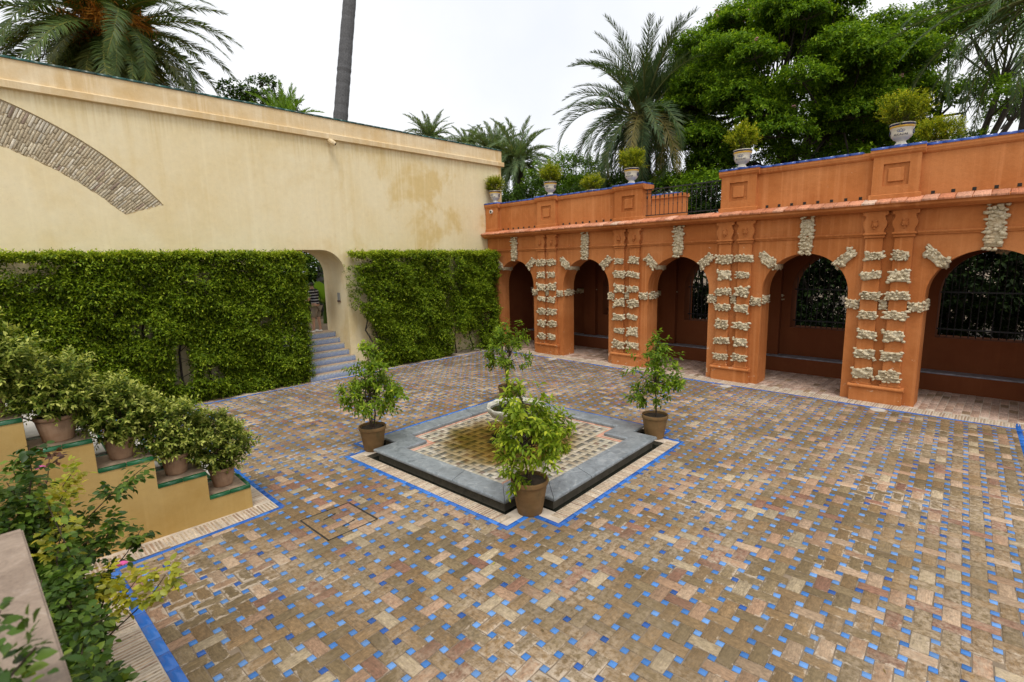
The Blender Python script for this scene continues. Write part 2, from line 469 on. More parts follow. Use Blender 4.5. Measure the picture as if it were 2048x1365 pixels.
M['darkbark'] = plain('dark_bark', (0.04, 0.03, 0.022), 0.9, var=0.4, scale=6, bmp=0.8)
M['twig'] = plain('twig_bark', (0.055, 0.035, 0.02), 0.85, var=0.4, scale=14)
M['white_ceramic'] = plain('cream_ceramic', (0.66, 0.60, 0.47), 0.25, var=0.08, scale=4, bmp=0.02)
M['navy'] = plain('navy_glaze', (0.012, 0.018, 0.075), 0.25, var=0.3, bmp=0.0)
M['yglaze'] = plain('yellow_glaze', (0.62, 0.36, 0.05), 0.25, var=0.15, bmp=0.0)
M['shell'] = plain('fountain_stone', (0.46, 0.44, 0.36), 0.55, var=0.3, scale=9, bmp=0.3)
M['earth'] = plain('garden_earth', (0.16, 0.115, 0.07), 0.95, var=0.4, scale=0.8)
M['path'] = plain('garden_path', (0.42, 0.38, 0.31), 0.95, var=0.2, scale=1.5)
M['pink_flower'] = plain('pink_petal', (0.62, 0.09, 0.30), 0.6, var=0.25, bmp=0.0)
M['palepink'] = plain('pale_pink_petal', (0.70, 0.32, 0.36), 0.6, var=0.25, bmp=0.0)
M['frond_stem'] = plain('frond_rib', (0.26, 0.22, 0.06), 0.6, var=0.3)
M['white_plastic'] = plain('white_plastic', (0.62, 0.60, 0.55), 0.45, var=0.05, bmp=0.0)

def tufa_mat():
    m, t, b = new_mat('cream_tufa')
    p = world_pos(t)
    f = noise(t, p, 14.0, 6, 0.65)
    c = ramp(t, f, [(0.28, (0.33, 0.245, 0.14)), (0.45, (0.54, 0.455, 0.30)), (0.7, (0.68, 0.60, 0.44))])
    c = mixc(t, mth(t, 'MULTIPLY', ramp(t, noise(t, p, 5.0, 5, 0.6), [(0.55, 0.0), (0.7, 1.0)]), 0.4), c, (0.42, 0.26, 0.12))
    t.links.new(c, b.inputs['Base Color'])
    b.inputs['Roughness'].default_value = 0.9
    b.inputs['Specular IOR Level'].default_value = 0.2
    bump(t, b, noise(t, p, 55.0, 5, 0.7), 0.7, 0.015)
    return m
M['tufa'] = tufa_mat()

def terracotta(name, c0, c1, c2):
    m, t, b = new_mat(name)
    p = nd(t, 'ShaderNodeTexCoord').outputs['Object']
    oi = nd(t, 'ShaderNodeObjectInfo').outputs['Random']
    sh = nd(t, 'ShaderNodeVectorMath', {0: p, 1: nd(t, 'ShaderNodeCombineXYZ', {0: mth(t, 'MULTIPLY', oi, 30.0), 1: 0.0, 2: 0.0}).outputs[0]}, operation='ADD').outputs[0]
    c = mixc(t, ramp(t, noise(t, mapping(t, sh, (1, 1, 2.2)), 4.0, 6, 0.6), [(0.32, 0.0), (0.68, 1.0)]), c0, c1)
    c = mixc(t, mth(t, 'MULTIPLY', ramp(t, noise(t, mapping(t, sh, (1, 1, 0.5), (2, 5, 1)), 7.0, 6, 0.65), [(0.5, 0.0), (0.68, 1.0)]), 0.7), c, c2)
    t.links.new(c, b.inputs['Base Color'])
    b.inputs['Roughness'].default_value = 0.78
    b.inputs['Specular IOR Level'].default_value = 0.25
    bump(t, b, noise(t, mapping(t, sh, (1, 1, 14)), 6.0, 4), 0.25, 0.004)
    return m
M['pot'] = terracotta('weathered_terracotta', (0.165, 0.092, 0.034), (0.23, 0.135, 0.056), (0.105, 0.078, 0.032))
M['pot2'] = terracotta('pale_terracotta', (0.33, 0.19, 0.11), (0.42, 0.27, 0.17), (0.22, 0.13, 0.08))

def marble_mat(name, base, vein, dark, sc=1.0, rough=0.3):
    m, t, b = new_mat(name)
    p = world_pos(t)
    w = noise(t, mapping(t, p, (1, 1, 1)), 2.3 * sc, 8, 0.68, 1.6)
    c = ramp(t, w, [(0.3, dark), (0.47, base), (0.56, tuple(x * 1.15 for x in base)), (0.62, vein), (0.72, base)])
    c = mixc(t, mth(t, 'MULTIPLY', ramp(t, noise(t, p, 0.9 * sc, 6, 0.6, 0.5), [(0.52, 0.0), (0.68, 1.0)]), 0.55), c, dark)
    c = mixc(t, 0.35, c, ramp(t, noise(t, p, 34.0 * sc, 5, 0.7), [(0.3, tuple(x * 0.55 for x in base)), (0.7, tuple(min(1, x * 1.5) for x in base))]))
    t.links.new(c, b.inputs['Base Color'])
    b.inputs['Roughness'].default_value = rough
    bump(t, b, noise(t, p, 26.0, 5, 0.6), 0.12, 0.01)
    return m
M['bluestone'] = marble_mat('blue_grey_marble', (0.205, 0.23, 0.245), (0.38, 0.40, 0.40), (0.065, 0.075, 0.078), 2.2, 0.32)
M['basebrick'] = marble_mat('mossy_basin_side', (0.10, 0.085, 0.06), (0.16, 0.14, 0.09), (0.03, 0.03, 0.022), 2.5, 0.7)
M['slab'] = marble_mat('pink_brown_stone', (0.25, 0.185, 0.135), (0.38, 0.31, 0.25), (0.095, 0.055, 0.033), 2.2, 0.55)

def water_mat():
    m, t, b = new_mat('dark_water')
    b.inputs['Base Color'].default_value = (0.012, 0.014, 0.01, 1)
    b.inputs['Roughness'].default_value = 0.06
    bump(t, b, noise(t, world_pos(t), 6.0, 3), 0.05, 0.01)
    return m
M['water'] = water_mat()

def film_mat():
    """shallow algae-stained water standing in the middle of the basin, thinning out unevenly to its edge"""
    m, t, b = new_mat('shallow_water')
    p = world_pos(t)
    c = ramp(t, noise(t, p, 1.6, 6, 0.65, 0.6), [(0.35, (0.70, 0.57, 0.32)), (0.55, (0.60, 0.51, 0.26)), (0.7, (0.42, 0.41, 0.17))])
    b.inputs['Base Color'].default_value = (0.10, 0.075, 0.02, 1)
    b.inputs['Roughness'].default_value = 0.08
    b.inputs['IOR'].default_value = 1.33
    dv = nd(t, 'ShaderNodeVectorMath', {0: p, 1: (6.62, 6.72, 0.074)}, operation='DISTANCE').outputs['Value']
    dd = mth(t, 'ADD', dv, mth(t, 'MULTIPLY', mth(t, 'SUBTRACT', noise(t, p, 2.0, 6, 0.6), 0.5), 0.9))
    wet = ramp(t, dd, [(0.80, 1.0), (1.0, 0.0)])
    wet2 = nd(t, 'ShaderNodeMapRange', {'Value': dd, 'From Min': 1.0, 'From Max': 1.4, 'To Min': 1.0, 'To Max': 0.0}).outputs[0]
    tr = nd(t, 'ShaderNodeBsdfTransparent', {'Color': mixc(t, wet2, (0.97, 0.95, 0.92), c)})
    mx = nd(t, 'ShaderNodeMixShader', {'Fac': mth(t, 'SUBTRACT', 0.97, mth(t, 'MULTIPLY', wet2, 0.10)), 1: b.outputs[0], 2: tr.outputs[0]})
    t.links.new(mx.outputs[0], t.nodes['Material Output'].inputs['Surface'])
    return m
M['film'] = film_mat()

def riser_mat():
    """blue and white painted tile: an eight-pointed repeat under a dark top band"""
    m, t, b = new_mat('painted_riser_tile')
    uv = attr(t, 'loc', 'Vector')
    s = nd(t, 'ShaderNodeSeparateXYZ', {0: uv})
    v = mapping(t, uv, (7.2, 7.2, 1))
    chk = nd(t, 'ShaderNodeTexVoronoi', {'Vector': mapping(t, uv, (24, 24, 1)), 'Scale': 1.0, 'Randomness': 0.25}, distance='MANHATTAN')
    c = ramp(t, chk.outputs['Distance'], [(0.22, (0.36, 0.38, 0.38)), (0.30, (0.04, 0.09, 0.27)), (0.66, (0.08, 0.14, 0.32)), (0.72, (0.30, 0.32, 0.32))])
    wv = nd(t, 'ShaderNodeTexWave', {'Vector': v, 'Scale': 1.0, 'Distortion': 0.0}, wave_type='BANDS', bands_direction='X')
    band = ramp(t, wv.outputs['Fac'], [(0.45, (0.02, 0.025, 0.05)), (0.55, (0.5, 0.48, 0.4))], 'LINEAR')
    isb = mth(t, 'GREATER_THAN', s.outputs[1], 0.135)
    c = mixc(t, isb, c, band)
    c = mixc(t, 0.12, c, ramp(t, noise(t, uv, 9, 5), [(0.3, (0.10, 0.12, 0.16)), (0.7, (0.42, 0.43, 0.44))]))
    t.links.new(c, b.inputs['Base Color'])
    b.inputs['Roughness'].default_value = 0.35
    return m
M['riser'] = riser_mat()

G = lambda *s: list(s)
M['hedge'] = leaf_mat('hedge_leaf', [(0.0, (0.04, 0.08, 0.005)), (0.4, (0.13, 0.205, 0.010)), (0.75, (0.28, 0.37, 0.02)), (1.0, (0.50, 0.55, 0.05))], 0.36, 0.45, 0.14)
M['citrus'] = leaf_mat('citrus_leaf', [(0.0, (0.06, 0.12, 0.010)), (0.5, (0.15, 0.24, 0.016)), (0.85, (0.29, 0.38, 0.022)), (1.0, (0.46, 0.50, 0.04))], 0.42, 0.42, 0.16)
M['shrub'] = leaf_mat('shrub_leaf', [(0.0, (0.035, 0.07, 0.008)), (0.45, (0.12, 0.17, 0.02)), (0.75, (0.33, 0.36, 0.07)), (1.0, (0.55, 0.56, 0.15))], 0.34, 0.42, 0.16)
M['urnleaf'] = leaf_mat('urn_shrub_leaf', [(0.0, (0.05, 0.085, 0.006)), (0.4, (0.14, 0.19, 0.010)), (0.8, (0.36, 0.38, 0.02)), (1.0, (0.50, 0.40, 0.03))], 0.4, 0.5, 0.12)
M['rose'] = leaf_mat('rose_leaf', [(0.0, (0.025, 0.06, 0.008)), (0.6, (0.07, 0.13, 0.014)), (1.0, (0.16, 0.22, 0.022))], 0.3, 0.42, 0.25)
M['rosenew'] = leaf_mat('young_rose_leaf', [(0.0, (0.22, 0.26, 0.02)), (0.7, (0.38, 0.36, 0.025)), (1.0, (0.50, 0.42, 0.04))], 0.4, 0.4)
M['rosered'] = leaf_mat('red_rose_shoot', [(0.0, (0.06, 0.025, 0.015)), (1.0, (0.14, 0.05, 0.02))], 0.3, 0.4)
M['tree'] = leaf_mat('tree_leaf', [(0.0, (0.035, 0.085, 0.008)), (0.5, (0.10, 0.19, 0.013)), (0.85, (0.20, 0.31, 0.018)), (1.0, (0.32, 0.42, 0.025))], 0.4, 0.55, 0.1)
M['tree2'] = leaf_mat('dark_tree_leaf', [(0.0, (0.02, 0.048, 0.008)), (0.6, (0.048, 0.095, 0.012)), (1.0, (0.11, 0.17, 0.02))], 0.32, 0.55, 0.1)
M['shade'] = leaf_mat('shaded_garden_leaf', [(0.0, (0.006, 0.014, 0.003)), (0.6, (0.013, 0.028, 0.005)), (1.0, (0.035, 0.06, 0.01))], 0.2, 0.6, 0.1)  # tree leaf colour darkened to hold the shade under the garden canopy
M['palm'] = leaf_mat('palm_leaflet', [(0.0, (0.045, 0.085, 0.022)), (0.6, (0.095, 0.14, 0.03)), (1.0, (0.24, 0.23, 0.045))], 0.3, 0.45, 0.25)
M['palmdull'] = leaf_mat('dusty_palm_leaflet', [(0.0, (0.045, 0.085, 0.036)), (0.6, (0.08, 0.125, 0.048)), (1.0, (0.15, 0.16, 0.05))], 0.2, 0.5, 0.2)
M['palmhaze'] = leaf_mat('hazed_palm_leaflet', [(0.0, (0.09, 0.15, 0.07)), (0.6, (0.15, 0.21, 0.09)), (1.0, (0.24, 0.24, 0.08))], 0.35, 0.5, 0.2)  # dusty palm green lightened: distance haze put into the colour
M['palmdry'] = leaf_mat('yellowing_palm_leaflet', [(0.0, (0.10, 0.10, 0.03)), (0.6, (0.20, 0.17, 0.04)), (1.0, (0.30, 0.22, 0.06))], 0.3, 0.5)
M['dates'] = leaf_mat('orange_fruit_strand', [(0.0, (0.42, 0.15, 0.015)), (1.0, (0.70, 0.32, 0.04))], 0.15, 0.6)
M['banana'] = leaf_mat('banana_leaf', [(0.0, (0.10, 0.20, 0.02)), (1.0, (0.22, 0.34, 0.04))], 0.45, 0.35)

# ------------------------------------------------------------------ helpers: small laid pieces
PHI = math.radians(3.4)
CP, SP = math.cos(PHI), math.sin(PHI)
def fl(a, b):
    """floor frame (turned 3.4 degrees from the walls) -> world x, y"""
    return (a * CP - b * SP, a * SP + b * CP)

def to_cam(p):
    d = Vector(p) - Vector((0, 0, CAM_H))
    return d.dot(RIGHT), d.dot(UP), d.dot(FWD)

def in_frame(p, m=1.03):
    x, y, z = to_cam(p)
    return z > 0.1 and abs(x / z) < 1.0137 * m and abs(y / z) < 0.6757 * m

def piece_geo(sx, sy, h, ch=0.004, jit=0.0, rs=None):
    """top-chamfered block: 12 verts, local xy centred, top at z=0. returns V, F(quads), loc, edge"""
    hx, hy = sx / 2, sy / 2
    base = [(-hx, -hy), (hx, -hy), (hx, hy), (-hx, hy)]
    if jit and rs is not None:
        base = [(x + rs.uniform(-jit, jit), y + rs.uniform(-jit, jit)) for x, y in base]
    top = [(x - math.copysign(ch, x), y - math.copysign(ch, y)) for x, y in base]
    inn = min(hx, hy) * 0.98
    mid = [(math.copysign(max(hx - inn, 0.0005), x), math.copysign(max(hy - inn, 0.0005), y)) for x, y in base]
    V = [(x, y, -h) for x, y in base] + [(x, y, -ch) for x, y in base] + [(x, y, 0) for x, y in top] + [(x, y, 0.0006) for x, y in mid]
    F = []
    for k in range(3):
        for i in range(4):
            j = (i + 1) % 4
            F.append((k * 4 + i, k * 4 + j, (k + 1) * 4 + j, (k + 1) * 4 + i))
    F.append((12, 13, 14, 15))
    V = np.array(V); F = np.array(F)
    loc = V.copy(); loc[:, 2] = 0
    edge = np.array([0.0] * 4 + [0.0] * 4 + [ch] * 4 + [inn] * 4)
    return V, F, loc, edge

def lay_pieces(parent, name, items, mat, singles=300, stuff_name=None, h=0.03, jit=0.0, ch=0.004, thick_of=None):
    """items: (centre Vector, ux Vector, uy Vector, sx, sy). The nearest in view become objects, the rest one mesh."""
    rs = random.Random(len(items) + 3)
    order = sorted(items, key=lambda it: (not in_frame(it[0]), (Vector(it[0]) - cam.location).length))
    off = wloc(parent)
    cache = {}
    n1 = 0
    rest = []
    for it in order:
        if n1 < singles and in_frame(it[0]):
            c, ux, uy, sx, sy = it
            key = (round(sx, 2), round(sy, 2), rs.randrange(4))
            if key not in cache:
                V, F, loc, edge = piece_geo(sx, sy, h, ch, jit, rs)
                cache[key] = np_mesh(name, V, F, mat, {'rnd': np.zeros(len(V)), 'loc': loc, 'edge': edge})
            o = link_mesh(name, cache[key], parent)
            ux = Vector(ux); uy = Vector(uy); uz = ux.cross(uy)
            mw = Matrix((ux, uy, uz)).transposed().to_4x4()
            mw.translation = Vector(c) - off
            o.matrix_basis = mw
            n1 += 1
        else:
            rest.append(it)
    if rest:
        Vs, Fs, Rs, Ls, Es = [], [], [], [], []
        base = 0
        for c, ux, uy, sx, sy in rest:
            V, F, loc, edge = piece_geo(sx, sy, h, ch, jit, rs)
            A = np.array([ux, uy, np.cross(ux, uy)])
            Vs.append(V @ A + np.array(c) - np.array(off)); Fs.append(F + base); base += len(V)
            Rs.append(np.full(len(V), rs.random())); Ls.append(loc); Es.append(edge)
        me = np_mesh(stuff_name or name, np.concatenate(Vs), np.concatenate(Fs), mat, {'rnd': np.concatenate(Rs), 'loc': np.concatenate(Ls), 'edge': np.concatenate(Es)})
        o = link_mesh(stuff_name or name, me, parent)
        o['kind'] = 'stuff'
        return o

# ------------------------------------------------------------------ SETTING: ground, paving
g = MB()
g.add([(-300, -300, -0.3), (300, -300, -0.3), (300, 300, -0.3), (-300, 300, -0.3)], [(0, 1, 2, 3)])
tag(g.build('ground', M['earth']), kind='structure')
# raised garden behind the cream wall, and the garden beyond the arcade
g = MB(); g.box(-60, 17.35, -0.29, 90, 140, 1.2)
tag(g.build('garden_terrace', M['earth']), kind='structure')
g = MB(); g.box(17.45, -60, -0.29, 120, 17.3, 0.35)
tag(g.build('garden_ground', M['earth']), kind='structure')
g = MB(); g.box(20.5, -30, 0.3, 25.5, 17.2, 0.36)
tag(g.build('garden_path', M['path']), kind='structure')

BC = (7.07, 6.235)            # basin centre, floor frame
def notched(half, n):
    a0, b0, a1, b1 = BC[0] - half, BC[1] - half, BC[0] + half, BC[1] + half
    return [(a0 + n, b0), (a1 - n, b0), (a1 - n, b0 + n), (a1, b0 + n), (a1, b1 - n), (a1 - n, b1 - n), (a1 - n, b1), (a0 + n, b1), (a0 + n, b1 - n), (a0, b1 - n), (a0, b0 + n), (a0 + n, b0 + n)]
def ring(mb, outer, inner, zo, zi=None):
    zi = zo if zi is None else zi
    vs = [(*fl(*p), zo) for p in outer] + [(*fl(*p), zi) for p in inner]
    n = len(outer)
    mb.add(vs, [(i, (i + 1) % n, n + (i + 1) % n, n + i) for i in range(n)])

court = empty('courtyard_floor', (7, 7, 0))
tag(court, kind='structure')
bed = MB()
inner = notched(2.24, 0.50)
outer = []
for a, b in inner:
    d = Vector((a - BC[0], b - BC[1])).normalized() * 13.5
    outer.append((BC[0] + d.x, BC[1] + d.y))
ring(bed, outer, inner, -0.007)
bed.build('mortar_bed', M['mortar'], court)

P, W_, G_ = 0.2105, 0.140, 0.0705
bricks, tiles = [], []
basin_out = notched(2.52, 0.49)
def in_poly(x, y, poly):
    c = False
    n = len(poly)
    for i in range(n):
        x0, y0 = poly[i]; x1, y1 = poly[(i + 1) % n]
        if (y0 > y) != (y1 > y) and x < (x1 - x0) * (y - y0) / (y1 - y0) + x0:
            c = not c
    return c
def paved(a, b):
    x, y = fl(a, b)
    if a < 0.97 or -1.40 < b < -1.06 or y > 14.74 or x > 13.74: return False
    if in_poly(a, b, basin_out): return False
    if x < 2.5 and 7.28 + 0.05 * x < y < 10.35: return False
    return True
ux0 = Vector((CP, SP, 0)); uy0 = Vector((-SP, CP, 0))
for i in range(-2, 74):
    for j in range(-24, 76):
        a, b = i * P, j * P
        if paved(a, b):
            th = random.gauss(0, 0.012)
            ca, sa = math.cos(th), math.sin(th)
            u = ux0 * ca + uy0 * sa; v = uy0 * ca - ux0 * sa
            if (i + j) % 2: u, v = v, -u
            x, y = fl(a + random.gauss(0, .0015), b + random.gauss(0, .0015))
            bricks.append((Vector((x, y, random.gauss(0, 0.0012))), u, v, (W_ + 2 * G_) - 0.007 + random.choice((0, 0, -0.01)), W_ - 0.006 + random.choice((0, 0, -0.008))))
        a, b = (i + .5) * P, (j + .5) * P
        if paved(a, b) and random.random() > 0.012:
            th = random.gauss(0, 0.035)
            ca, sa = math.cos(th), math.sin(th)
            u = ux0 * ca + uy0 * sa; v = uy0 * ca - ux0 * sa
            x, y = fl(a + random.gauss(0, .002), b + random.gauss(0, .002))
            tiles.append((Vector((x, y, random.gauss(0.0005, 0.0008))), u, v, G_ - 0.006, G_ - 0.006))
lay_pieces(court, 'brick', bricks, M['brick'], 300, 'far_bricks', jit=0.005)
lay_pieces(court, 'blue_tile', tiles, M['bluetile'], 300, 'far_blue_tiles', jit=0.002, ch=0.002)

# borders: blue tile strips and brick-on-edge courses
strip, sold = [], []
def run(p0, p1, L, w, lst, gap=0.002, z=0.004, across=False):
    p0 = Vector((*p0, z)); p1 = Vector((*p1, z))
    d = (p1 - p0); n = max(1, int(round(d.length / L))); u = d.normalized(); v = Vector((0, 0, 1)).cross(u)
    s = d.length / n
    for k in range(n):
        c = p0 + d * ((k + 0.5) / n) + Vector((0, 0, random.gauss(0, 0.0008)))
        if across:
            th = random.gauss(0, 0.02); vv = v + u * th
            lst.append((c + v * random.gauss(0, 0.003), vv.normalized(), (-u + v * th).normalized(), w - 0.01, s - gap - random.random() * 0.006))
        else:
            lst.append((c, u, v, s - gap, w))
o = basin_out
for i in range(12):                       # basin outline
    p, q = Vector(o[i]), Vector(o[(i + 1) % 12])
    d = (q - p).normalized(); nrm = Vector((-d.y, d.x))
    ext = -0.04 if False else 0.0
    c0 = p + nrm * 0.035; c1 = q + nrm * 0.035
    run(fl(*c0), fl(*c1), 0.2, 0.07, strip, 0.001)
io, ii = notched(2.45, 0.49), notched(2.24, 0.50)
sb = MB(); ring(sb, notched(2.46, 0.49), notched(2.235, 0.50), -0.001)
sb.build('basin_kerb_bed', M['pinkmortar'], court)
for i in range(12):
    p, q = Vector(io[i]), Vector(io[(i + 1) % 12]); p2, q2 = Vector(ii[i]), Vector(ii[(i + 1) % 12])
    if (q - p).length < 0.6: continue
    c0 = (p + p2) / 2; c1 = (q + q2) / 2
    run(fl(*c0), fl(*c1), 0.047, 0.22, sold, 0.014, 0.004, True)
# near-left kerb (foot of the camera's terrace), bench foot, right end, foot of the arcade and of the hedges
run(fl(0.93, 7.16), fl(0.93, -1.2), 0.28, 0.1, strip, 0.002, 0.005)
run(fl(0.74, 7.1), fl(0.74, -1.2), 0.047, 0.27, sold, 0.014, 0.002, True)
run((0.52, 7.24), (2.50, 7.365), 0.2, 0.07, strip, 0.002, 0.005)
run((2.50, 7.365), (2.44, 10.3), 0.2, 0.07, strip, 0.002, 0.0052)
run((0.30, 7.46), (2.46, 7.545), 0.047, 0.30, sold, 0.014, 0.003, True)
run((2.33, 7.72), (2.28, 10.3), 0.047, 0.24, sold, 0.014, 0.002, True)
run(fl(0.93, -1.1), fl(14.2, -1.1), 0.2, 0.08, strip, 0.002, 0.004)
run(fl(0.93, -1.27), fl(14.2, -1.27), 0.047, 0.24, sold, 0.014, 0.003, True)
run((13.80, -5.0), (13.72, 14.75), 0.2, 0.06, strip, 0.002, 0.005)
run((14.05, -5.0), (13.97, 14.75), 0.05, 0.40, sold, 0.014, 0.003, True)
run((-0.4, 14.78), (13.75, 14.76), 0.2, 0.05, strip, 0.002, 0.004)
run((-0.4, 15.0), (13.75, 15.0), 0.3, 0.36, sold, 0.006, 0.003)
sbd = MB()
sbd.box(13.8, -5, -0.05, 14.24, 14.8, 0.0); sbd.box(-0.5, 14.79, -0.05, 13.8, 15.75, 0.0005)
sbd.add([(*fl(0.58, 7.2), 0.0), (*fl(0.58, -1.3), 0.0), (*fl(0.9, -1.3), 0.0), (*fl(0.9, 7.2), 0.0)], [(0, 1, 2, 3)])
sbd.add([(-0.2, 7.28, 0.001), (2.48, 7.38, 0.001), (2.42, 10.3, 0.001), (2.1, 10.3, 0.001), (2.1, 7.8, 0.001), (-0.2, 7.8, 0.001)], [(0, 1, 2, 3, 4, 5)])
sbd.build('border_bed', M['pinkmortar'], court)
lay_pieces(court, 'border_tile', strip, M['bluestrip'], 120, 'far_border_tiles', h=0.03, ch=0.002)
lay_pieces(court, 'edge_brick', sold, M['soldier'], 0, 'edge_bricks', h=0.03, jit=0.003)

# arcade floor
af = empty('arcade_floor', (15.4, 6, 0)); tag(af, kind='structure')
mb = MB(); mb.box(14.25, -5, -0.25, 17.4, 15.7, -0.004); mb.build('floor_bed', M['pinkmortar'], af)
pav = []
for i in range(9):
    for j in range(140):
        y = -4.9 + j * 0.147 ; x = 14.40 + i * 0.287 + (0.14 if j % 2 else 0)
        if x < 16.75: pav.append((Vector((x, y, 0.002 + random.gauss(0, 0.0008))), Vector((1, 0, 0)), Vector((0, 1, 0)), 0.278, 0.139))
lay_pieces(af, 'floor_brick', pav, M['pavebrick'], 0, 'floor_bricks', jit=0.003)

# hatch in the paving
ha = empty('floor_hatch', (*fl(3.26, 6.19), 0), 0, 'square paved hatch cover with dark gap around it beside the basin', 'hatch cover')
mb = MB()
hc = [(2.90, 5.82), (3.62, 5.80), (3.63, 6.56), (2.91, 6.60)]
for i in range(4):
    p, q = Vector(hc[i]), Vector(hc[(i + 1) % 4]); d = (q - p).normalized(); n = Vector((-d.y, d.x)) * (0.011 if i in (1, 3) else 0.008)
    pts = [p - n, q - n, q + n, p + n]
    mb.prism([fl(*w) for w in pts], 'z', 0.001, 0.0042 + 0.0004 * i)
mb.build('gap_frame', M['dark'], ha)
for (a0, b0, a1, b1) in ((3.12, 6.36, 3.30, 6.40), (3.20, 6.0, 3.38, 6.03)):
    mb = MB(); mb.prism([fl(a0, b0 - .007), fl(a1, b1 - .007), fl(a1, b1 + .007), fl(a0, b0 + .007)], 'z', 0.001, 0.0048)
    mb.prism([fl(a1, b1 - .012), fl(a1 + .03, b1 - .012), fl(a1 + .03, b1 + .016), fl(a1, b1 + .016)], 'z', 0.001, 0.0046)
    mb.build('lifting_slot', M['dark'], ha)

# oval drain lids at the arcade kerb
for k, (x, y, lab) in enumerate(((13.62, 11.6, 'small oval drain lid before the second pier from the cream wall'), (13.6, 8.5, 'small oval drain lid before the third pier, behind the right potted tree'), (13.6, 5.4, 'small oval drain lid before the fourth pier from the cream wall'), (13.6, 1.98, 'small oval drain lid in front of the nearest, rightmost pier'))):
    mb = MB(); mb.lathe([(0.15, -0.01), (0.15, 0.006), (0.13, 0.009), (0.115, 0.006), (0.105, 0.010), (0.0, 0.012)], x, y, 0, 24, cap=False)
    o = mb.build('drain_lid', M['marblewhite'], empty('drain', (x, y, 0), 0, lab, 'drain', 'drain lids along the arcade'), smooth=False)

# ------------------------------------------------------------------ walls with openings
def wall_openings(mb, axis, t0, t1, s0, s1, z0, z1, openings):
    """wall in the plane spanned by s and z, from t0 (front) to t1 (back); openings = list of (profile [(s,ztop)], zbottom)"""
    def P(s, t, z): return (t, s, z) if axis == 'x' else (s, t, z)
    def quad(a, b, c, d): mb.add([a, b, c, d], [(0, 1, 2, 3)])
    def slab(sa, sb, za, zb, zb2=None, za2=None):
        zb2 = zb if zb2 is None else zb2; za2 = za if za2 is None else za2
        for t in (t0, t1):
            quad(P(sa, t, za), P(sb, t, za2), P(sb, t, zb2), P(sa, t, zb))
    cur = s0
    quad(P(s0, t0, z0), P(s0, t1, z0), P(s0, t1, z1), P(s0, t0, z1))
    quad(P(s1, t0, z0), P(s1, t1, z0), P(s1, t1, z1), P(s1, t0, z1))
    quad(P(s0, t0, z1), P(s1, t0, z1), P(s1, t1, z1), P(s0, t1, z1))
    for prof, zb in sorted(openings, key=lambda o: o[0][0][0]):
        a, b = prof[0][0], prof[-1][0]
        # piers tessellated a little so that bump and light vary
        slab(cur, a, z0, z1)
        for (sa, za), (sb_, zb2) in zip(prof, prof[1:]):
            if abs(sb_ - sa) > 1e-6:
                slab(sa, sb_, za, z1, z1, zb2)
            quad(P(sa, t0, za), P(sa, t1, za), P(sb_, t1, zb2), P(sb_, t0, zb2))
        quad(P(a, t0, zb), P(a, t1, zb), P(a, t1, prof[0][1]), P(a, t0, prof[0][1]))
        quad(P(b, t0, zb), P(b, t1, zb), P(b, t1, prof[-1][1]), P(b, t0, prof[-1][1]))
        if zb > z0 + 1e-4:
            slab(a, b, z0, zb)
            quad(P(a, t0, zb), P(b, t0, zb), P(b, t1, zb), P(a, t1, zb))
        cur = b
    slab(cur, s1, z0, z1)

def semicircle(c, r, zs, n=28):
    return [(c - r * math.cos(math.pi * k / n), zs + r * math.sin(math.pi * k / n)) for k in range(n + 1)]

# ------------------------------------------------------------------ CREAM WALL
yw = empty('courtyard_wall', (7.5, 15.7, 0), 0, 'tall cream rendered wall with a doorway and an old brick arch', 'wall')
YW = 15.7
def dprof():
    out = []
    x0, x1, zt, r = 5.75, 8.0, 3.99, 0.78
    n = 12
    for k in range(n + 1):
        a = math.pi - (math.pi / 2) * k / n
        out.append((x0 + r + r * math.cos(a), zt - r + r * math.sin(a)))
    for k in range(n + 1):
        a = math.pi / 2 - (math.pi / 2) * k / n
        out.append((x1 - r + r * math.cos(a), zt - r + r * math.sin(a)))
    return out
# the wall body is built in two skins so that the old arch can lie in a shallow recess
ARC_C, ARC_R = (-2.68, 15.7), None
# outer and inner arch lines measured on the wall
def circ3(p, q, r):
    ax, ay = p; bx, by = q; cx_, cy_ = r
    d = 2 * (ax * (by - cy_) + bx * (cy_ - ay) + cx_ * (ay - by))
    ux = ((ax**2 + ay**2) * (by - cy_) + (bx**2 + by**2) * (cy_ - ay) + (cx_**2 + cy_**2) * (ay - by)) / d
    uy = ((ax**2 + ay**2) * (cx_ - bx) + (bx**2 + by**2) * (ax - cx_) + (cx_**2 + cy_**2) * (bx - ax)) / d
    return ux, uy, math.hypot(ax - ux, ay - uy)
oc = circ3((0.466, 7.151), (2.03, 6.265), (3.172, 5.127))
ic = circ3((0.342, 6.181), (1.30, 5.70), (2.344, 4.838))
def zo(x): return oc[1] + math.sqrt(max(oc[2]**2 - (x - oc[0])**2, 0))
def zi_(x): return ic[1] + math.sqrt(max(ic[2]**2 - (x - ic[0])**2, 0))
body = MB()
REC = 0.05
wall_openings(body, 'y', YW + REC, 17.3, -30, 15.24, -0.2, 7.98, [(dprof(), -0.2)])
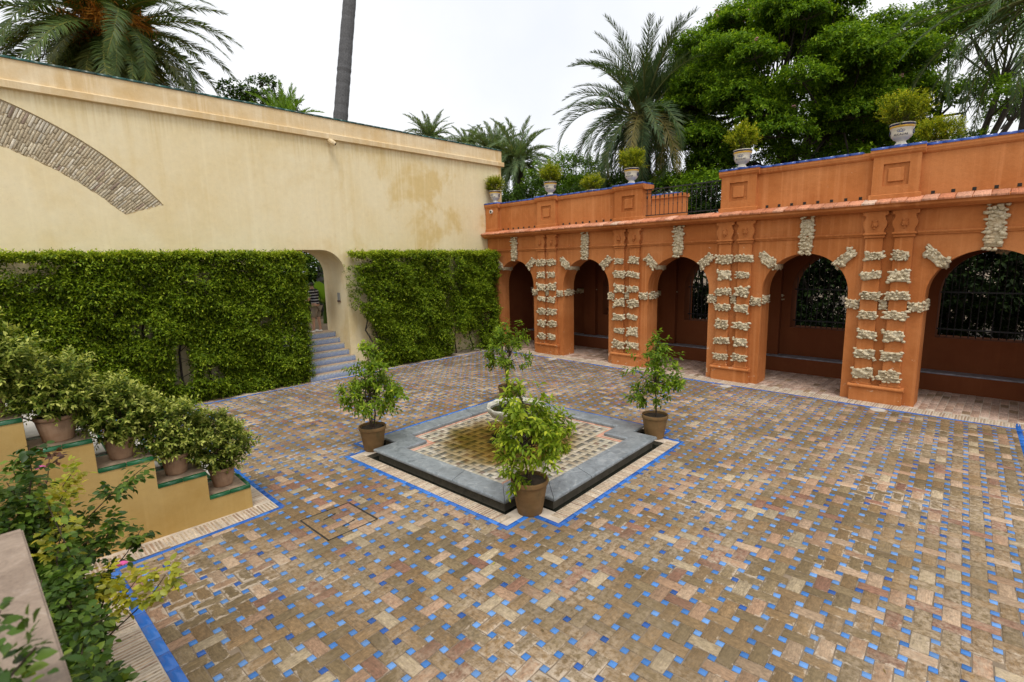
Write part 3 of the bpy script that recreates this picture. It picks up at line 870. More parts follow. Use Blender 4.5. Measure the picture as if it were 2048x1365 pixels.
# front skin, 5 cm thick, with the arch left out
def skin():
    mb = body
    def q4(a, b, c, d): mb.add([a, b, c, d], [(0, 1, 2, 3)])
    Y0, Y1 = YW, YW + REC
    xs = np.linspace(-1.6, 3.172, 130)
    def band(xa, xb, za0, zb0, za1, zb1):
        q4((xa, Y0, za0), (xb, Y0, zb0), (xb, Y0, zb1), (xa, Y0, za1))
    # left of the recess
    band(-30, xs[0], -0.2, -0.2, 7.98, 7.98)
    xe, ze = 2.344, 4.838
    for xa, xb in zip(xs, xs[1:]):
        rg = lambda x: 0.010 * math.sin(x * 17.0) + 0.008 * math.sin(x * 41.0 + 1.0)
        lo = lambda x: (zi_(x) if x <= xe else ze + (x - xe) * (5.127 - ze) / (3.172 - xe)) + rg(x) - 0.004
        band(xa, xb, -0.2, -0.2, lo(xa), lo(xb))
        band(xa, xb, zo(xa), zo(xb), 7.98, 7.98)
        q4((xa, Y0, lo(xa)), (xb, Y0, lo(xb)), (xb, Y1, lo(xb)), (xa, Y1, lo(xa)))
        q4((xa, Y0, zo(xa)), (xb, Y0, zo(xb)), (xb, Y1, zo(xb)), (xa, Y1, zo(xa)))
    dp = dprof()
    band(3.172, dp[0][0], -0.2, -0.2, 7.98, 7.98)
    for (sa, za), (sb_, zb) in zip(dp, dp[1:]):
        if abs(sb_ - sa) > 1e-6:
            band(sa, sb_, za, zb, 7.98, 7.98)
        q4((sa, Y0, za), (sb_, Y0, zb), (sb_, Y1, zb), (sa, Y1, za))
    for s, z in (dp[0], dp[-1]):
        q4((s, Y0, -0.2), (s, Y1, -0.2), (s, Y1, z), (s, Y0, z))
    band(dp[-1][0], 15.24, -0.2, -0.2, 7.98, 7.98)
    q4((15.24, Y0, -0.2), (15.24, Y1, -0.2), (15.24, Y1, 7.98), (15.24, Y0, 7.98))
    q4((-30, Y0, 7.98), (15.24, Y0, 7.98), (15.24, Y1, 7.98), (-30, Y1, 7.98))
skin()
body.build('wall_body', M['yellow'], yw, fix=False)
led = MB()
led.prism([(15.70, 7.37), (15.60, 7.385), (15.595, 7.53), (15.615, 7.55), (15.70, 7.565)], 'x', -30, 15.34)
led.build('string_course', M['yellow_top'], yw)
cap = MB(); cap.box(-30, 15.675, 7.56, 15.265, 17.32, 8.0)
cap.build('parapet_band', M['yellow_top'], yw)
cop = []
n = 56
for k in range(n):
    x = 15.28 - (k + 0.5) * 0.285
    cop.append((Vector((x, 15.80, 8.045)), Vector((1, 0, 0)), Vector((0, 1, 0)), 0.279, 0.30))
lay_pieces(yw, 'coping_tile', cop, M['copegreen'], 300, h=0.045, jit=0.002)
# old arch bricks in the recess: radial courses
ab = []
t = 0.02
ang = math.atan2(5.127 - oc[1], 3.172 - oc[0])
a = ang - 0.005
rs = random.Random(4)
while True:
    ct, st_ = math.cos(a), math.sin(a)
    x_out = oc[0] + oc[2] * ct
    if x_out < -1.4: break
    # march from the outer line inwards until the lower boundary is reached
    r = oc[2] - 0.02
    while True:
        L = rs.choice((0.15, 0.22, 0.28, 0.28, 0.3))
        px_, pz_ = oc[0] + (r - L / 2) * ct, oc[1] + (r - L / 2) * st_
        xe_, ze_ = oc[0] + (r - L) * ct, oc[1] + (r - L) * st_
        low = zi_(xe_) if xe_ <= 2.344 else 4.838 + (xe_ - 2.344) * (5.127 - 4.838) / (3.172 - 2.344)
        if xe_ < 3.0 and ze_ < low + 0.0:
            r2 = r
            while r2 > r - L and (oc[1] + r2 * st_) > (zi_(oc[0] + r2 * ct) if oc[0] + r2 * ct <= 2.344 else 4.838 + (oc[0] + r2 * ct - 2.344) * 0.349) + 0.005:
                r2 -= 0.01
            L = r - r2
            if L > 0.04:
                px_, pz_ = oc[0] + (r - L / 2) * ct, oc[1] + (r - L / 2) * st_
                ab.append((Vector((px_, YW + 0.018 + rs.uniform(-.006, .01), pz_)), Vector((ct, 0, st_)), Vector((-st_, 0, ct)), L - 0.012, 0.043))
            break
        ab.append((Vector((px_, YW + 0.018 + rs.uniform(-.006, .01), pz_)), Vector((ct, 0, st_)), Vector((-st_, 0, ct)), L - 0.014, 0.041 + rs.uniform(-.004, .005)))
        r -= L
    a += 0.0585 / oc[2] * rs.uniform(0.92, 1.08)
ab = [it for it in ab if it[3] > 0.03]
lay_pieces(yw, 'arch_brick', ab, M['archbrick'], 300, 'far_arch_bricks', h=0.034, jit=0.006, ch=0.008)
mb = MB(); mb.add([(x, YW + REC - 0.006, z) for x, z in [(float(x), zi_(float(x)) if x <= 2.344 else 4.838 + (float(x) - 2.344) * .349) for x in np.linspace(-1.5, 3.16, 40)]] + [(float(x), YW + REC - 0.006, zo(float(x))) for x in np.linspace(-1.5, 3.16, 40)], [(i, i + 1, 41 + i, 40 + i) for i in range(39)])
mb.build('arch_mortar', M['archmortar'] if 'archmortar' in M else plain('arch_mortar', (0.52, 0.43, 0.29), 0.95, var=0.25, scale=8), yw)

# security camera housing / lamp under the string course
sc_ = empty('spot_lamp', (7.73, 15.6, 7.36), 0, 'small cream spot lamp under the ledge of the cream wall', 'lamp')
mb = MB(); mb.tube([(7.73, 15.7, 7.36), (7.73, 15.62, 7.34)], 0.03); mb.tube([(7.70, 15.56, 7.33), (7.80, 15.50, 7.26), (7.86, 15.46, 7.22)], [0.07, 0.085, 0.06], 12)
mb.build('housing', M['yellow_top'], sc_)
mb = MB(); mb.tube([(7.855, 15.463, 7.224), (7.866, 15.455, 7.215)], 0.045, 12); mb.build('lens', M['dark'], sc_)
# plaque on the doorway jamb
pq = empty('wall_plaque', (7.99, 16.25, 2.3), 0, 'small grey plaque with dark foot on the doorway jamb', 'plaque')
mb = MB(); mb.bbox(7.972, 16.17, 2.32, 7.998, 16.33, 2.58, 0.004); mb.build('plate', plain('plaque_grey', (0.28, 0.29, 0.27), 0.4), pq)
mb = MB(); mb.bbox(7.962, 16.16, 2.27, 7.998, 16.34, 2.32, 0.004); mb.build('foot', plain('plaque_dark', (0.05, 0.015, 0.01), 0.5), pq)

# ------------------------------------------------------------------ doorway stairs
stairs = empty('doorway_stairs', (6.9, 14.9, 0), 0, 'stairs with blue patterned tile risers climbing through the doorway', 'stairs')
tread_m = plain('tread_clay', (0.40, 0.28, 0.18), 0.8, var=0.25, scale=8)
for k in range(7):
    y0 = 14.92 + 0.30 * k
    z1 = 0.175 * (k + 1)
    x1 = 8.06 if y0 < 15.6 else 7.995
    mb = MB(); mb.box(6.24 if y0 < 15.6 else 5.76, y0 + 0.012, -0.05, x1, 17.34 if k == 6 else y0 + 0.312, z1 - 0.004)
    st = mb.build('step', tread_m, stairs)
    xs = (6.24 if y0 < 15.6 else 5.76)
    V = np.array([(xs, y0, z1 - 0.175), (x1, y0, z1 - 0.175), (x1, y0, z1), (xs, y0, z1), (x1, y0 + .03, z1), (xs, y0 + .03, z1), (x1, y0 + .012, z1 - .175), (x1, y0 + .03, z1 - .003)]) - np.array(wloc(stairs))
    F = np.array([(0, 1, 2, 3), (3, 2, 4, 5)])
    loc = np.array([(xs, 0, 0), (x1, 0, 0), (x1, .175, 0), (xs, .175, 0), (x1, .2, 0), (xs, .2, 0), (x1, 0, 0), (x1, .17, 0)])
    link_mesh('riser_tile', np_mesh('riser_tile', V, F, M['riser'], {'loc': loc}), st, (0, 0, 0))

# ------------------------------------------------------------------ ORANGE ARCADE
arc = empty('arcade', (14.36, 6, 0), 0, 'orange rendered arcade with round arches and cream tufa blocks', 'arcade')
XF, XB = 14.36, 14.98
PIERS = [12.42, 9.00, 5.585, 2.17, -1.245]
ARCHES = [14.13, 10.71, 7.285, 3.87, 0.45, -2.95]
R_A, Z_S = 0.985, 2.545
mb = MB()
wall_openings(mb, 'x', XF, XB, -4.6, 15.69, -0.2, 4.64, [(semicircle(c, R_A, Z_S), -0.2) for c in ARCHES])
mb.build('arch_wall', M['orange'], arc, fix=False)
# back wall with barred openings, end wall, ceiling slab
mb = MB()
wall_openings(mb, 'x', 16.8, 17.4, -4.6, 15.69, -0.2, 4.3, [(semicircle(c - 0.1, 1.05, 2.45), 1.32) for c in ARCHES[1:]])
mb.box(14.99, -5.0, -0.2, 17.4, -4.61, 4.3); mb.box(14.99, 15.45, -0.2, 16.79, 15.66, 4.3)  # first box: unseen end wall, added to keep light out of the arcade
mb.build('back_wall', M['orange_shaded'], arc, fix=False)
mb = MB(); mb.box(14.985, -5.0, 4.302, 17.45, 15.695, 4.64); mb.build('ceiling', M['orange_shaded'], arc)
mb = MB(); mb.box(14.3, -5.0, 4.642, 17.5, 15.698, 4.67); mb.build('roof_terrace', M['corn_top'] if 'corn_top' in M else plain('terrace_clay', (0.40, 0.22, 0.14), 0.9, var=0.2), arc)
mb = MB(); mb.box(16.42, -4.6, -0.1, 16.8, 15.69, 0.44); mb.build('wall_bench', M['orange_shaded'], arc)
mb = MB(); mb.bbox(16.40, -4.6, 0.44, 16.8, 15.69, 0.475, 0.006); mb.build('bench_edge', plain('bench_tile', (0.20, 0.21, 0.24), 0.4, var=0.4), arc)
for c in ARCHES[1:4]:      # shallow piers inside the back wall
    mb = MB(); mb.box(16.62, c + 1.20, 0.476, 16.8, c + 1.75, 4.3); mb.build('inner_pier', M['orange_shaded'], arc)

# tufa: lumpy clusters of pebbles, a few variants shared by all blocks
def tufa_mesh(sy, sz, n, seed, d=0.05, taper=0.0):
    rs = random.Random(seed)
    mb = MB()
    mb.box(-d * 0.45, -sy * 0.44, -sz * 0.42, d, sy * 0.44, sz * 0.42)
    rad0 = math.sqrt(sy * sz / n) * 0.62
    k = 0
    tries = 0
    pts = []
    while k < n and tries < 4000:
        tries += 1
        y = rs.uniform(-0.5, 0.5) * sy; z = rs.uniform(-0.5, 0.5) * sz
        if any((y - q[0])**2 + (z - q[1])**2 < (rad0 * 0.95)**2 for q in pts): continue
        pts.append((y, z)); k += 1
        yy = y * (1 + taper * (z / sz))
        r = rad0 * rs.uniform(0.75, 1.3)
        mb.ico((-d * 0.35 + rs.uniform(-0.022, 0.012), yy, z), r, 1, (rs.uniform(0.6, 1.0), rs.uniform(0.8, 1.4), rs.uniform(0.55, 0.95)))
    me = mb.mesh('tufa_block', M['tufa'], smooth=True)
    # roughen
    co = np.empty(len(me.vertices) * 3, dtype=np.float32); me.vertices.foreach_get('co', co)
    r2 = np.random.default_rng(seed)
    co += r2.normal(0, 0.008, co.shape)
    me.vertices.foreach_set('co', co); me.update()
    return me
TB = [tufa_mesh(0.43 + 0.05 * ((s * 7) % 5 - 2) / 2, 0.235 + 0.04 * ((s * 3) % 5 - 2) / 2, 20 + (s * 5) % 13, s, 0.045 + 0.006 * (s % 4)) for s in range(12)]
TL = [tufa_mesh(0.36, 0.22, 22, 20 + s) for s in range(3)]     # impost links
TS = [tufa_mesh(0.16, 0.26, 11, 30 + s) for s in range(2)]
TV = [tufa_mesh(0.50, 0.25, 28, 40 + s) for s in range(3)]     # voussoirs
TK = [tufa_mesh(0.30, 0.92, 48, 50 + s, taper=0.3) for s in range(3)]
TW = [tufa_mesh(0.62, 0.2, 30, 60 + s) for s in range(2)]
arc0 = wloc(arc)
def put(me, name, x, y, z, rot=(0, 0, 0), sc=(1, 1, 1), parent=arc):
    o = link_mesh(name, me, parent)
    o.location = Vector((x, y, z)) - arc0
    o.rotation_euler = rot
    o.scale = sc
    return o
rt = random.Random(8)
ROWS = [3.43, 2.98, 2.53, 2.08, 1.61, 1.15, 0.68]
for yc in PIERS:
    mb = MB()                                             # pedestal
    mb.bbox(14.225, yc - 0.52, -0.1, XF - 0.001, yc + 0.52, 0.32, 0.012)
    mb.build('pedestal', M['orange'], arc)
    mb = MB()
    mb.prism([(14.355, 0.32), (14.215, 0.32), (14.195, 0.335), (14.187, 0.36), (14.195, 0.385), (14.215, 0.40), (14.355, 0.41)], 'y', yc - 0.545, yc + 0.545)
    mb.build('pedestal_moulding', M['orange'], arc)
    for s in (-1, 1):
        ya, yb = yc + s * 0.105, yc + s * 0.445
        y0, y1 = min(ya, yb), max(ya, yb)
        mb = MB()
        mb.bbox(14.27, y0, 0.44, XF - 0.002, y1, 3.84, 0.01)
        mb.bbox(14.255, y0 - 0.03, 0.405, XF - 0.003, y1 + 0.03, 0.45, 0.008)
        mb.build('pilaster', M['orange'], arc)
        # capital: string course returns round it, console with a carved head above
        mb = MB()
        mb.bbox(14.235, y0 - 0.03, 3.84, XF - 0.004, y1 + 0.03, 3.90, 0.012)
        mb.bbox(14.205, y0 - 0.055, 3.90, XF - 0.005, y1 + 0.055, 3.955, 0.016)
        pr = [(y0 - 0.01, 3.956), (y1 + 0.01, 3.956), (y1 + 0.01, 4.02), (y1 + 0.05, 4.10), (y1 + 0.06, 4.18), (y1 + 0.02, 4.27), (y1 + 0.01, 4.33), (y1 + 0.07, 4.36), (y1 + 0.07, 4.43), (y0 - 0.07, 4.43), (y0 - 0.07, 4.36), (y0 - 0.01, 4.33), (y0 - 0.02, 4.27), (y0 - 0.06, 4.18), (y0 - 0.05, 4.10), (y0 - 0.01, 4.02)]
        mb.prism(pr, 'x', 14.24, XF - 0.006)
        cp_ = mb.build('capital', M['orange'], arc)
        mb = MB()
        ym = (y0 + y1) / 2
        mb.ico((14.235, ym, 4.14), 0.075, 2, (0.8, 0.82, 1.15))
        mb.ico((14.178, ym, 4.12), 0.018, 1, (1.1, 0.8, 1.8))
        for q in (-1, 1):
            mb.ico((14.188, ym + q * 0.028, 4.165), 0.012, 1)
            mb.ico((14.225, ym + q * 0.062, 4.13), 0.018, 1, (0.8, 0.6, 1.5))
            mb.ico((14.20, ym + q * 0.038, 4.105), 0.022, 1)
        mb.ico((14.185, ym, 4.082), 0.018, 1, (0.8, 1.3, 0.5))
        mb.ico((14.225, ym, 4.215), 0.055, 1, (0.9, 1.2, 0.6))
        mb.ico((14.205, ym, 4.05), 0.03, 1, (0.8, 0.9, 0.8))
        mb.build('carved_head', M['orange'], cp_, smooth=True)
        for z in ROWS:
            put(rt.choice(TB), 'tufa_block', 14.262, yc + s * 0.255 + rt.uniform(-.012, .012), z + rt.uniform(-.02, .02), (rt.choice((0, math.pi)) + rt.gauss(0, 0.07), 0, 0), (rt.uniform(.8, 1.25), rt.uniform(.84, 1.06), rt.uniform(.75, 1.12)))
        put(rt.choice(TL), 'tufa_block', 14.335, yc + s * 0.60, 2.30 + rt.uniform(-.02, .02), (rt.uniform(-.1, .1), 0, 0), (1, .8, 1))
    put(rt.choice(TS), 'tufa_block', 14.34, yc, 2.31)
    put(rt.choice(TL), 'tufa_block', 14.67, yc + 0.725, 2.32, (0, 0, -math.pi / 2), (1, 1.5, 1.0))
    put(rt.choice(TL), 'tufa_block', 14.67, yc - 0.725, 2.32, (0, 0, math.pi / 2), (1, 1.5, 1.0))
for c in ARCHES[:5]:
    put(rt.choice(TK), 'keystone', 14.32, c - 0.02, 3.96)
    for s in (-1, 1):
        a = math.radians(44)
        rr = R_A + 0.235
        put(rt.choice(TV), 'tufa_voussoir', 14.335, c + s * rr * math.cos(a), Z_S + rr * math.sin(a), (s * a, 0, 0))
        put(rt.choice(TV), 'tufa_voussoir', 14.66, c + s * (R_A - 0.0) * math.cos(a), Z_S + (R_A - 0.0) * math.sin(a), (0, 0, s * math.pi / 2 * -1), (0.8, 1.2, 0.8))
    put(rt.choice(TW), 'inner_tufa_band', 16.74, c + 1.70, 2.24, (0, 0, 0), (1, 1.7, 1))
for c in ARCHES[1:5]:
    put(rt.choice(TV), 'inner_keystone', 16.76, c - 0.1, 3.68, (math.pi / 2, 0, 0))

# string course, cornice, roof tiles
for ya, yb in zip([15.69] + [p - 0.47 for p in PIERS], [p + 0.47 for p in PIERS] + [-4.6]):
    mb = MB()
    mb.prism([(14.359, 3.875), (14.33, 3.88), (14.325, 3.905), (14.305, 3.915), (14.295, 3.94), (14.305, 3.96), (14.359, 3.97)], 'y', yb + 0.03, ya - 0.03)
    mb.build('string_course', M['orange'], arc)
mb = MB()
mb.prism([(14.358, 4.432), (14.20, 4.435), (14.16, 4.45), (14.10, 4.47), (14.04, 4.50), (14.03, 4.55), (14.0, 4.56), (13.99, 4.59), (14.0, 4.60), (14.358, 4.665)], 'y', -4.6, 15.69)
mb.build('cornice', M['orange'], arc)
ct_ = []
sl = math.atan2(0.115, 0.40)
yy = 15.66
k = 0
while yy > -3.0:
    w = 0.27
    ct_.append((Vector((14.165, yy - w / 2, 4.668 + random.gauss(0, 0.004))), Vector((math.cos(sl), 0, math.sin(sl))), Vector((0, 1, random.gauss(0, 0.008))).normalized(), 0.40 + random.uniform(-.015, .015), w - 0.012))
    yy -= w
lay_pieces(arc, 'roof_tile', ct_, M['corntile'], 300, h=0.045, jit=0.006, ch=0.01)

# parapet above
par = [(15.69, 12.42, True), (12.42, 8.985, True), (5.57, 2.15, True), (2.15, -1.2, True), (-1.2, -4.6, True)]
PP = [15.32, 12.42, 8.985, 5.57, 2.15, -1.2]
PW = {15.32: 0.36, 12.42: 0.44, 8.985: 0.50, 5.57: 0.46, 2.15: 0.43, -1.2: 0.43}
blue = []
for i, (a, b) in enumerate(((15.69, 8.99), (5.57, -4.6))):
    mb = MB()
    mb.box(14.40, b, 4.66, 14.78, a, 5.62)
    mb.build('parapet', M['orange'], arc)
    mb = MB()
    mb.prism([(14.399, 5.60), (14.38, 5.605), (14.355, 5.64), (14.35, 5.665), (14.34, 5.70), (14.34, 5.755), (14.82, 5.755), (14.82, 5.62), (14.781, 5.60)], 'y', b, a)
    mb.build('parapet_moulding', M['orange'], arc)
def covered(y):
    return any(abs(y - p) < PW[p] + 0.08 for p in PP)
yy = 15.68
while yy > -3.2:
    if (yy > 8.99 or yy < 5.57) and not covered(yy - 0.15):
        blue.append((Vector((14.47, yy - 0.14, 5.80)), Vector((1, 0, 0)), Vector((0, 1, 0)), 0.28, 0.272))
    yy -= 0.28
for p in PP:
    w = PW[p]
    y0, y1 = p - w, min(p + w, 15.69)
    mb = MB()
    mb.box(14.335, y0 + 0.001, 4.72, 14.86, y1 - 0.001, 5.63)
    mb.bbox(14.255, y0 - 0.05, 4.60, 14.90, min(y1 + 0.05, 15.69), 4.80, 0.012)
    # face frame round a sunk panel
    zA, zB, zC, zD = 4.80, 4.98, 5.46, 5.63
    hw = 0.235
    if p != 15.32:
        mb.box(14.285, y0, zA, 14.335, y1, zB); mb.box(14.285, y0, zC, 14.335, y1, zD)
        mb.box(14.285, y0, zB, 14.335, p - hw, zC); mb.box(14.285, p + hw, zB, 14.335, y1, zC)
    else:
        mb.box(14.285, y0, zA, 14.335, y1, zD)
    pp = mb.build('parapet_pier', M['orange'], arc)
    if p != 15.32:
        mb = MB(); mb.bbox(14.295, p - 0.145, 5.07, 14.336, p + 0.145, 5.36, 0.008); mb.build('panel_block', M['orange'], pp)
    mb = MB()
    yb_, ya_ = y0, y1
    mb.prism([(14.30, 5.61), (14.275, 5.63), (14.245, 5.66), (14.235, 5.70), (14.225, 5.71), (14.225, 5.775), (14.90, 5.775), (14.90, 5.70), (14.87, 5.61)], 'y', yb_ - 0.06, min(ya_ + 0.06, 15.69))
    mb.build('pier_moulding', M['orange'], pp)
    n = max(3, int(round((2 * w + 0.12) / 0.28)))
    L = (min(y1 + 0.065, 15.69) - (y0 - 0.065)) / n
    for k in range(n):
        blue.append((Vector((14.36, y0 - 0.065 + (k + .5) * L, 5.825)), Vector((1, 0, 0)), Vector((0, 1, 0)), 0.29, L - 0.007))
        blue.append((Vector((14.68, y0 - 0.065 + (k + .5) * L, 5.825)), Vector((1, 0, 0)), Vector((0, 1, 0)), 0.33, L - 0.007))
lay_pieces(arc, 'coping_tile', blue, M['copeblue'], 300, h=0.05, jit=0.002)
holes = MB()
for a, b in ((15.2, 12.95), (11.85, 9.55), (5.0, 2.65), (1.65, -1.0)):
    n = 8
    for k in range(n):
        y = a + (b - a) * (k + 0.5) / n
        holes.box(14.393, y - 0.032, 4.735, 14.405, y + 0.032, 4.80)
ho = holes.build('drain_holes', M['dark'], arc); ho['kind'] = 'stuff'
# parapet on the garden side of the terrace, broken by an exit
for (a, b) in ((15.69, 8.52), (5.6, -4.6)):
    mb = MB(); mb.box(17.05, b, 4.66, 17.42, a, 5.70); mb.box(17.0, b - 0.03, 5.60, 17.47, a, 5.72); mb.build('garden_parapet', M['orange'], arc)
    gb = [(Vector((17.23, a - (k + .5) * 0.29, 5.765)), Vector((1, 0, 0)), Vector((0, 1, 0)), 0.46, 0.282) for k in range(int((a - b) / 0.29))]
    lay_pieces(arc, 'coping_tile', gb, M['copeblue'], 300, h=0.045)

# railing between the two middle parapet piers
ra = empty('iron_railing', (14.5, 7.27, 4.67), 0, 'black wrought iron railing between two parapet piers above the middle arch', 'railing')
mb = MB(); mb.box(14.485, 6.06, 5.58, 14.515, 8.48, 5.61); mb.box(14.49, 6.06, 5.47, 14.51, 8.48, 5.485); mb.box(14.487, 6.06, 4.80, 14.513, 8.48, 4.825)
mb.build('rail', M['iron'], ra)
barmesh = None
for k in range(17):
    y = 6.11 + k * 2.32 / 16
    if barmesh is None:
        mb = MB()
        mb.lathe([(0.009, -0.40), (0.009, -0.12), (0.018, -0.10), (0.009, -0.08), (0.009, 0.10), (0.02, 0.12), (0.024, 0.16), (0.014, 0.20), (0.009, 0.24), (0.009, 0.385)], 0, 0, 0, 8)
        barmesh = mb.mesh('baluster', M['iron'])
    o = link_mesh('baluster', barmesh, ra); o.location = (0, y - 7.27, 5.21 - 4.67)

# round speaker on the parapet by the cream wall
sp = empty('wall_speaker', (14.28, 15.3, 5.48), 0, 'small round white wall speaker on the parapet beside the cream wall', 'speaker')
mb = MB(); mb.tube([(14.29, 15.3, 5.48), (14.22, 15.3, 5.48)], 0.075, 20); mb.build('ring', M['white_plastic'], sp)
mb = MB(); mb.tube([(14.222, 15.3, 5.48), (14.214, 15.3, 5.48)], 0.045, 16); mb.build('cone', M['dark'], sp)

# grilles in the back openings
ords = ['second arch from the cream wall', 'third arch from the cream wall, under the railing', 'fourth arch from the cream wall', 'nearest arch at the right edge']
gmesh = None
for c, od in zip(ARCHES[1:5], ords):
    gr = empty('window_grille', (17.1, c - 0.1, 1.32), 0, 'iron bar grille behind the ' + od, 'grille', 'grilles in the arcade back wall')
    mb = MB()
    for z in (1.50, 2.45):
        mb.box(17.085, c - 1.15, z, 17.115, c + 0.95, z + 0.035)
    mb.build('cross_bar', M['iron'], gr)
    for k in range(15):
        dy = -1.05 + 2.1 * (k + 0.5) / 15
        top = 1.13 + math.sqrt(max(1.05**2 - dy**2, 0))
        mb = MB(); mb.tube([(0, dy, 0), (0, dy, top)], 0.012, 6)
        mb.build('bar', M['iron'], gr, local=True)

# ------------------------------------------------------------------ BASIN AND FOUNTAIN
ba = empty('fountain_basin', (*fl(*BC), 0), 0, 'low square notched basin with blue grey marble rim and mosaic floor', 'basin')
def ringbox(mb, ro, ri, no, ni, z0, z1):
    o_, i_ = notched(ro, no), notched(ri, ni)
    ring(mb, o_, i_, z1); ring(mb, o_, i_, z0)
    n = 12
    for poly in (o_, i_):
        vs = [(*fl(*p), z0) for p in poly] + [(*fl(*p), z1) for p in poly]
        mb.add(vs, [(i, (i + 1) % n, n + (i + 1) % n, n + i) for i in range(n)])
# channel
mb = MB(); ringbox(mb, 2.245, 2.02, 0.50, 0.50, -0.16, -0.13); mb.build('channel', plain('channel_tile', (0.02, 0.07, 0.26), 0.3, var=0.5), ba)
mb = MB()
pl = notched(2.242, 0.50); n = 12
mb.add([(*fl(*p), -0.16) for p in pl] + [(*fl(*p), 0.0) for p in pl], [(i, (i + 1) % n, n + (i + 1) % n, n + i) for i in range(n)])
mb.build('channel_wall', M['basebrick'], ba, fix=False)
mb = MB(); ring(mb, notched(2.24, 0.50), notched(2.07, 0.50), -0.075); mb.build('channel_water', M['water'], ba)
mb = MB(); ringbox(mb, 2.075, 1.80, 0.50, 0.50, -0.15, 0.076); mb.build('basin_side', M['basebrick'], ba)
# coping: separate marble slabs, rounded nose
def coping(p0, p1, q0, q1, z0=0.078, z1=0.135):
    """slab with outer edge p0-p1, inner edge q0-q1 (floor frame)"""
    mb = MB()
    p0, p1, q0, q1 = [Vector(v) for v in (p0, p1, q0, q1)]
    def L(a, b, t): return a + (b - a) * t
    prof = [(0.0, z0 + 0.012), (0.0, z1 - 0.02), (0.02, z1 - 0.006), (0.06, z1), (0.94, z1), (0.98, z1 - 0.006), (1.0, z1 - 0.02), (1.0, z0), (0.03, z0)]
    g_ = 0.005
    d = (p1 - p0).normalized() * g_
    A = [L(p0 + d, q0 + d, t) for t, z in prof]; B = [L(p1 - d, q1 - d, t) for t, z in prof]
    vs = [(*fl(*v), prof[i][1]) for i, v in enumerate(A)] + [(*fl(*v), prof[i][1]) for i, v in enumerate(B)]
    n = len(prof)
    fs = [tuple(range(n)), tuple(range(n, 2 * n))[::-1]] + [(i, (i + 1) % n, n + (i + 1) % n, n + i) for i in range(n)]
    mb.add(vs, fs)
    o = mb.build('coping_slab', M['bluestone'], ba, smooth=False)
co, ci = notched(2.14, 0.50), notched(1.72, 0.50)
for i in range(12):
    p0, p1, q0, q1 = co[i], co[(i + 1) % 12], ci[i], ci[(i + 1) % 12]
    Lh = (Vector(p1) - Vector(p0)).length
    if Lh > 1.0:
        cuts = [0.0, 0.30, 0.66, 1.0]
        for a, b in zip(cuts, cuts[1:]):
            coping(Vector(p0).lerp(Vector(p1), a), Vector(p0).lerp(Vector(p1), b), Vector(q0).lerp(Vector(q1), a), Vector(q0).lerp(Vector(q1), b))
    else:
        coping(p0, p1, q0, q1)
# floor: pink border, pale and dark tiles
ZB = 0.07
mb = MB()
vs = [(*fl(*p), ZB - 0.004) for p in notched(1.80, 0.50)]
mb.add(vs, [(0, 1, 2, 11), (2, 3, 10, 11), (3, 4, 9, 10), (4, 5, 8, 9), (5, 6, 7, 8)])
mb.build('floor_bed', M['pinkmortar'], ba)
pk, pale_, dark_ = [], [], []
S = 0.0955
n = 36
inn = notched(1.735, 0.50); inn2 = notched(1.64, 0.56)
for i in range(-n // 2, n // 2 + 1):
    for j in range(-n // 2, n // 2 + 1):
        a, b = BC[0] + i * S, BC[1] + j * S
        if not in_poly(a, b, inn): continue
        it = (Vector((*fl(a, b), ZB + random.gauss(0, 0.0006))), ux0, uy0, S - 0.004, S - 0.004)
        if not in_poly(a, b, inn2): pk.append(it)
        elif math.hypot(a - BC[0], b - BC[1]) < 0.5: continue
        elif (i % 2 == 0 and j % 2 == 0) or (i % 6 == 0 and (i + j) % 2 == 0 and j % 2): dark_.append(it)
        elif j % 6 == 0 and i % 2 and i % 4 == 1: dark_.append(it)
        else: pale_.append(it)
lay_pieces(ba, 'pink_tile', pk, M['basinpink'], 150, 'far_pink_tiles', h=0.01, ch=0.001)
lay_pieces(ba, 'pale_tile', pale_, M['basintile'], 300, 'far_pale_tiles', h=0.01, ch=0.001)
lay_pieces(ba, 'dark_tile', dark_, M['basindark'], 300, 'far_dark_tiles', h=0.01, ch=0.001)
# standing water film with an uneven edge
mb = MB()
rs = random.Random(3)
K = 72
pts = []
for k in range(K):
    a = 2 * math.pi * k / K
    r = 1.60
    pts.append((*fl(BC[0] + r * math.cos(a), BC[1] + r * math.sin(a)), ZB + 0.004))
mb.add(pts, [tuple(range(K))])
mb.build('water_film', M['film'], ba)
# star-shaped well round the pedestal
mb = MB()
st = []
for k in range(16):
    r = 0.60 if k % 2 == 0 else 0.40
    st.append(fl(BC[0] + r * math.cos(math.pi * k / 8 + 0.2), BC[1] + r * math.sin(math.pi * k / 8 + 0.2)))
mb.add([(*p, ZB + 0.006) for p in st], [tuple(range(16))])
mb.build('star_well', M['water'], ba)
fo = empty('fountain_bowl', (*fl(*BC), 0.07), 0, 'pale fluted stone fountain bowl standing in the middle of the basin', 'fountain')
mb = MB(); mb.lathe([(0.20, 0.0), (0.21, 0.05), (0.15, 0.09), (0.10, 0.16), (0.12, 0.26), (0.09, 0.33), (0.11, 0.38)], 0, 0, 0, 28, 8, 0.04); mb.build('pedestal', M['shell'], fo, local=True, smooth=True)
mb = MB(); mb.lathe([(0.10, 0.36), (0.30, 0.41), (0.45, 0.50), (0.535, 0.60), (0.56, 0.68), (0.545, 0.70), (0.52, 0.68), (0.48, 0.60), (0.36, 0.53), (0.05, 0.49)], 0, 0, 0, 72, 12, 0.025); mb.build('bowl', M['shell'], fo, local=True, smooth=True)
mb = MB(); mb.lathe([(0.50, 0.635), (0.0, 0.637)], 0, 0, 0, 40, cap=False); mb.build('bowl_water', M['water'], fo, local=True)
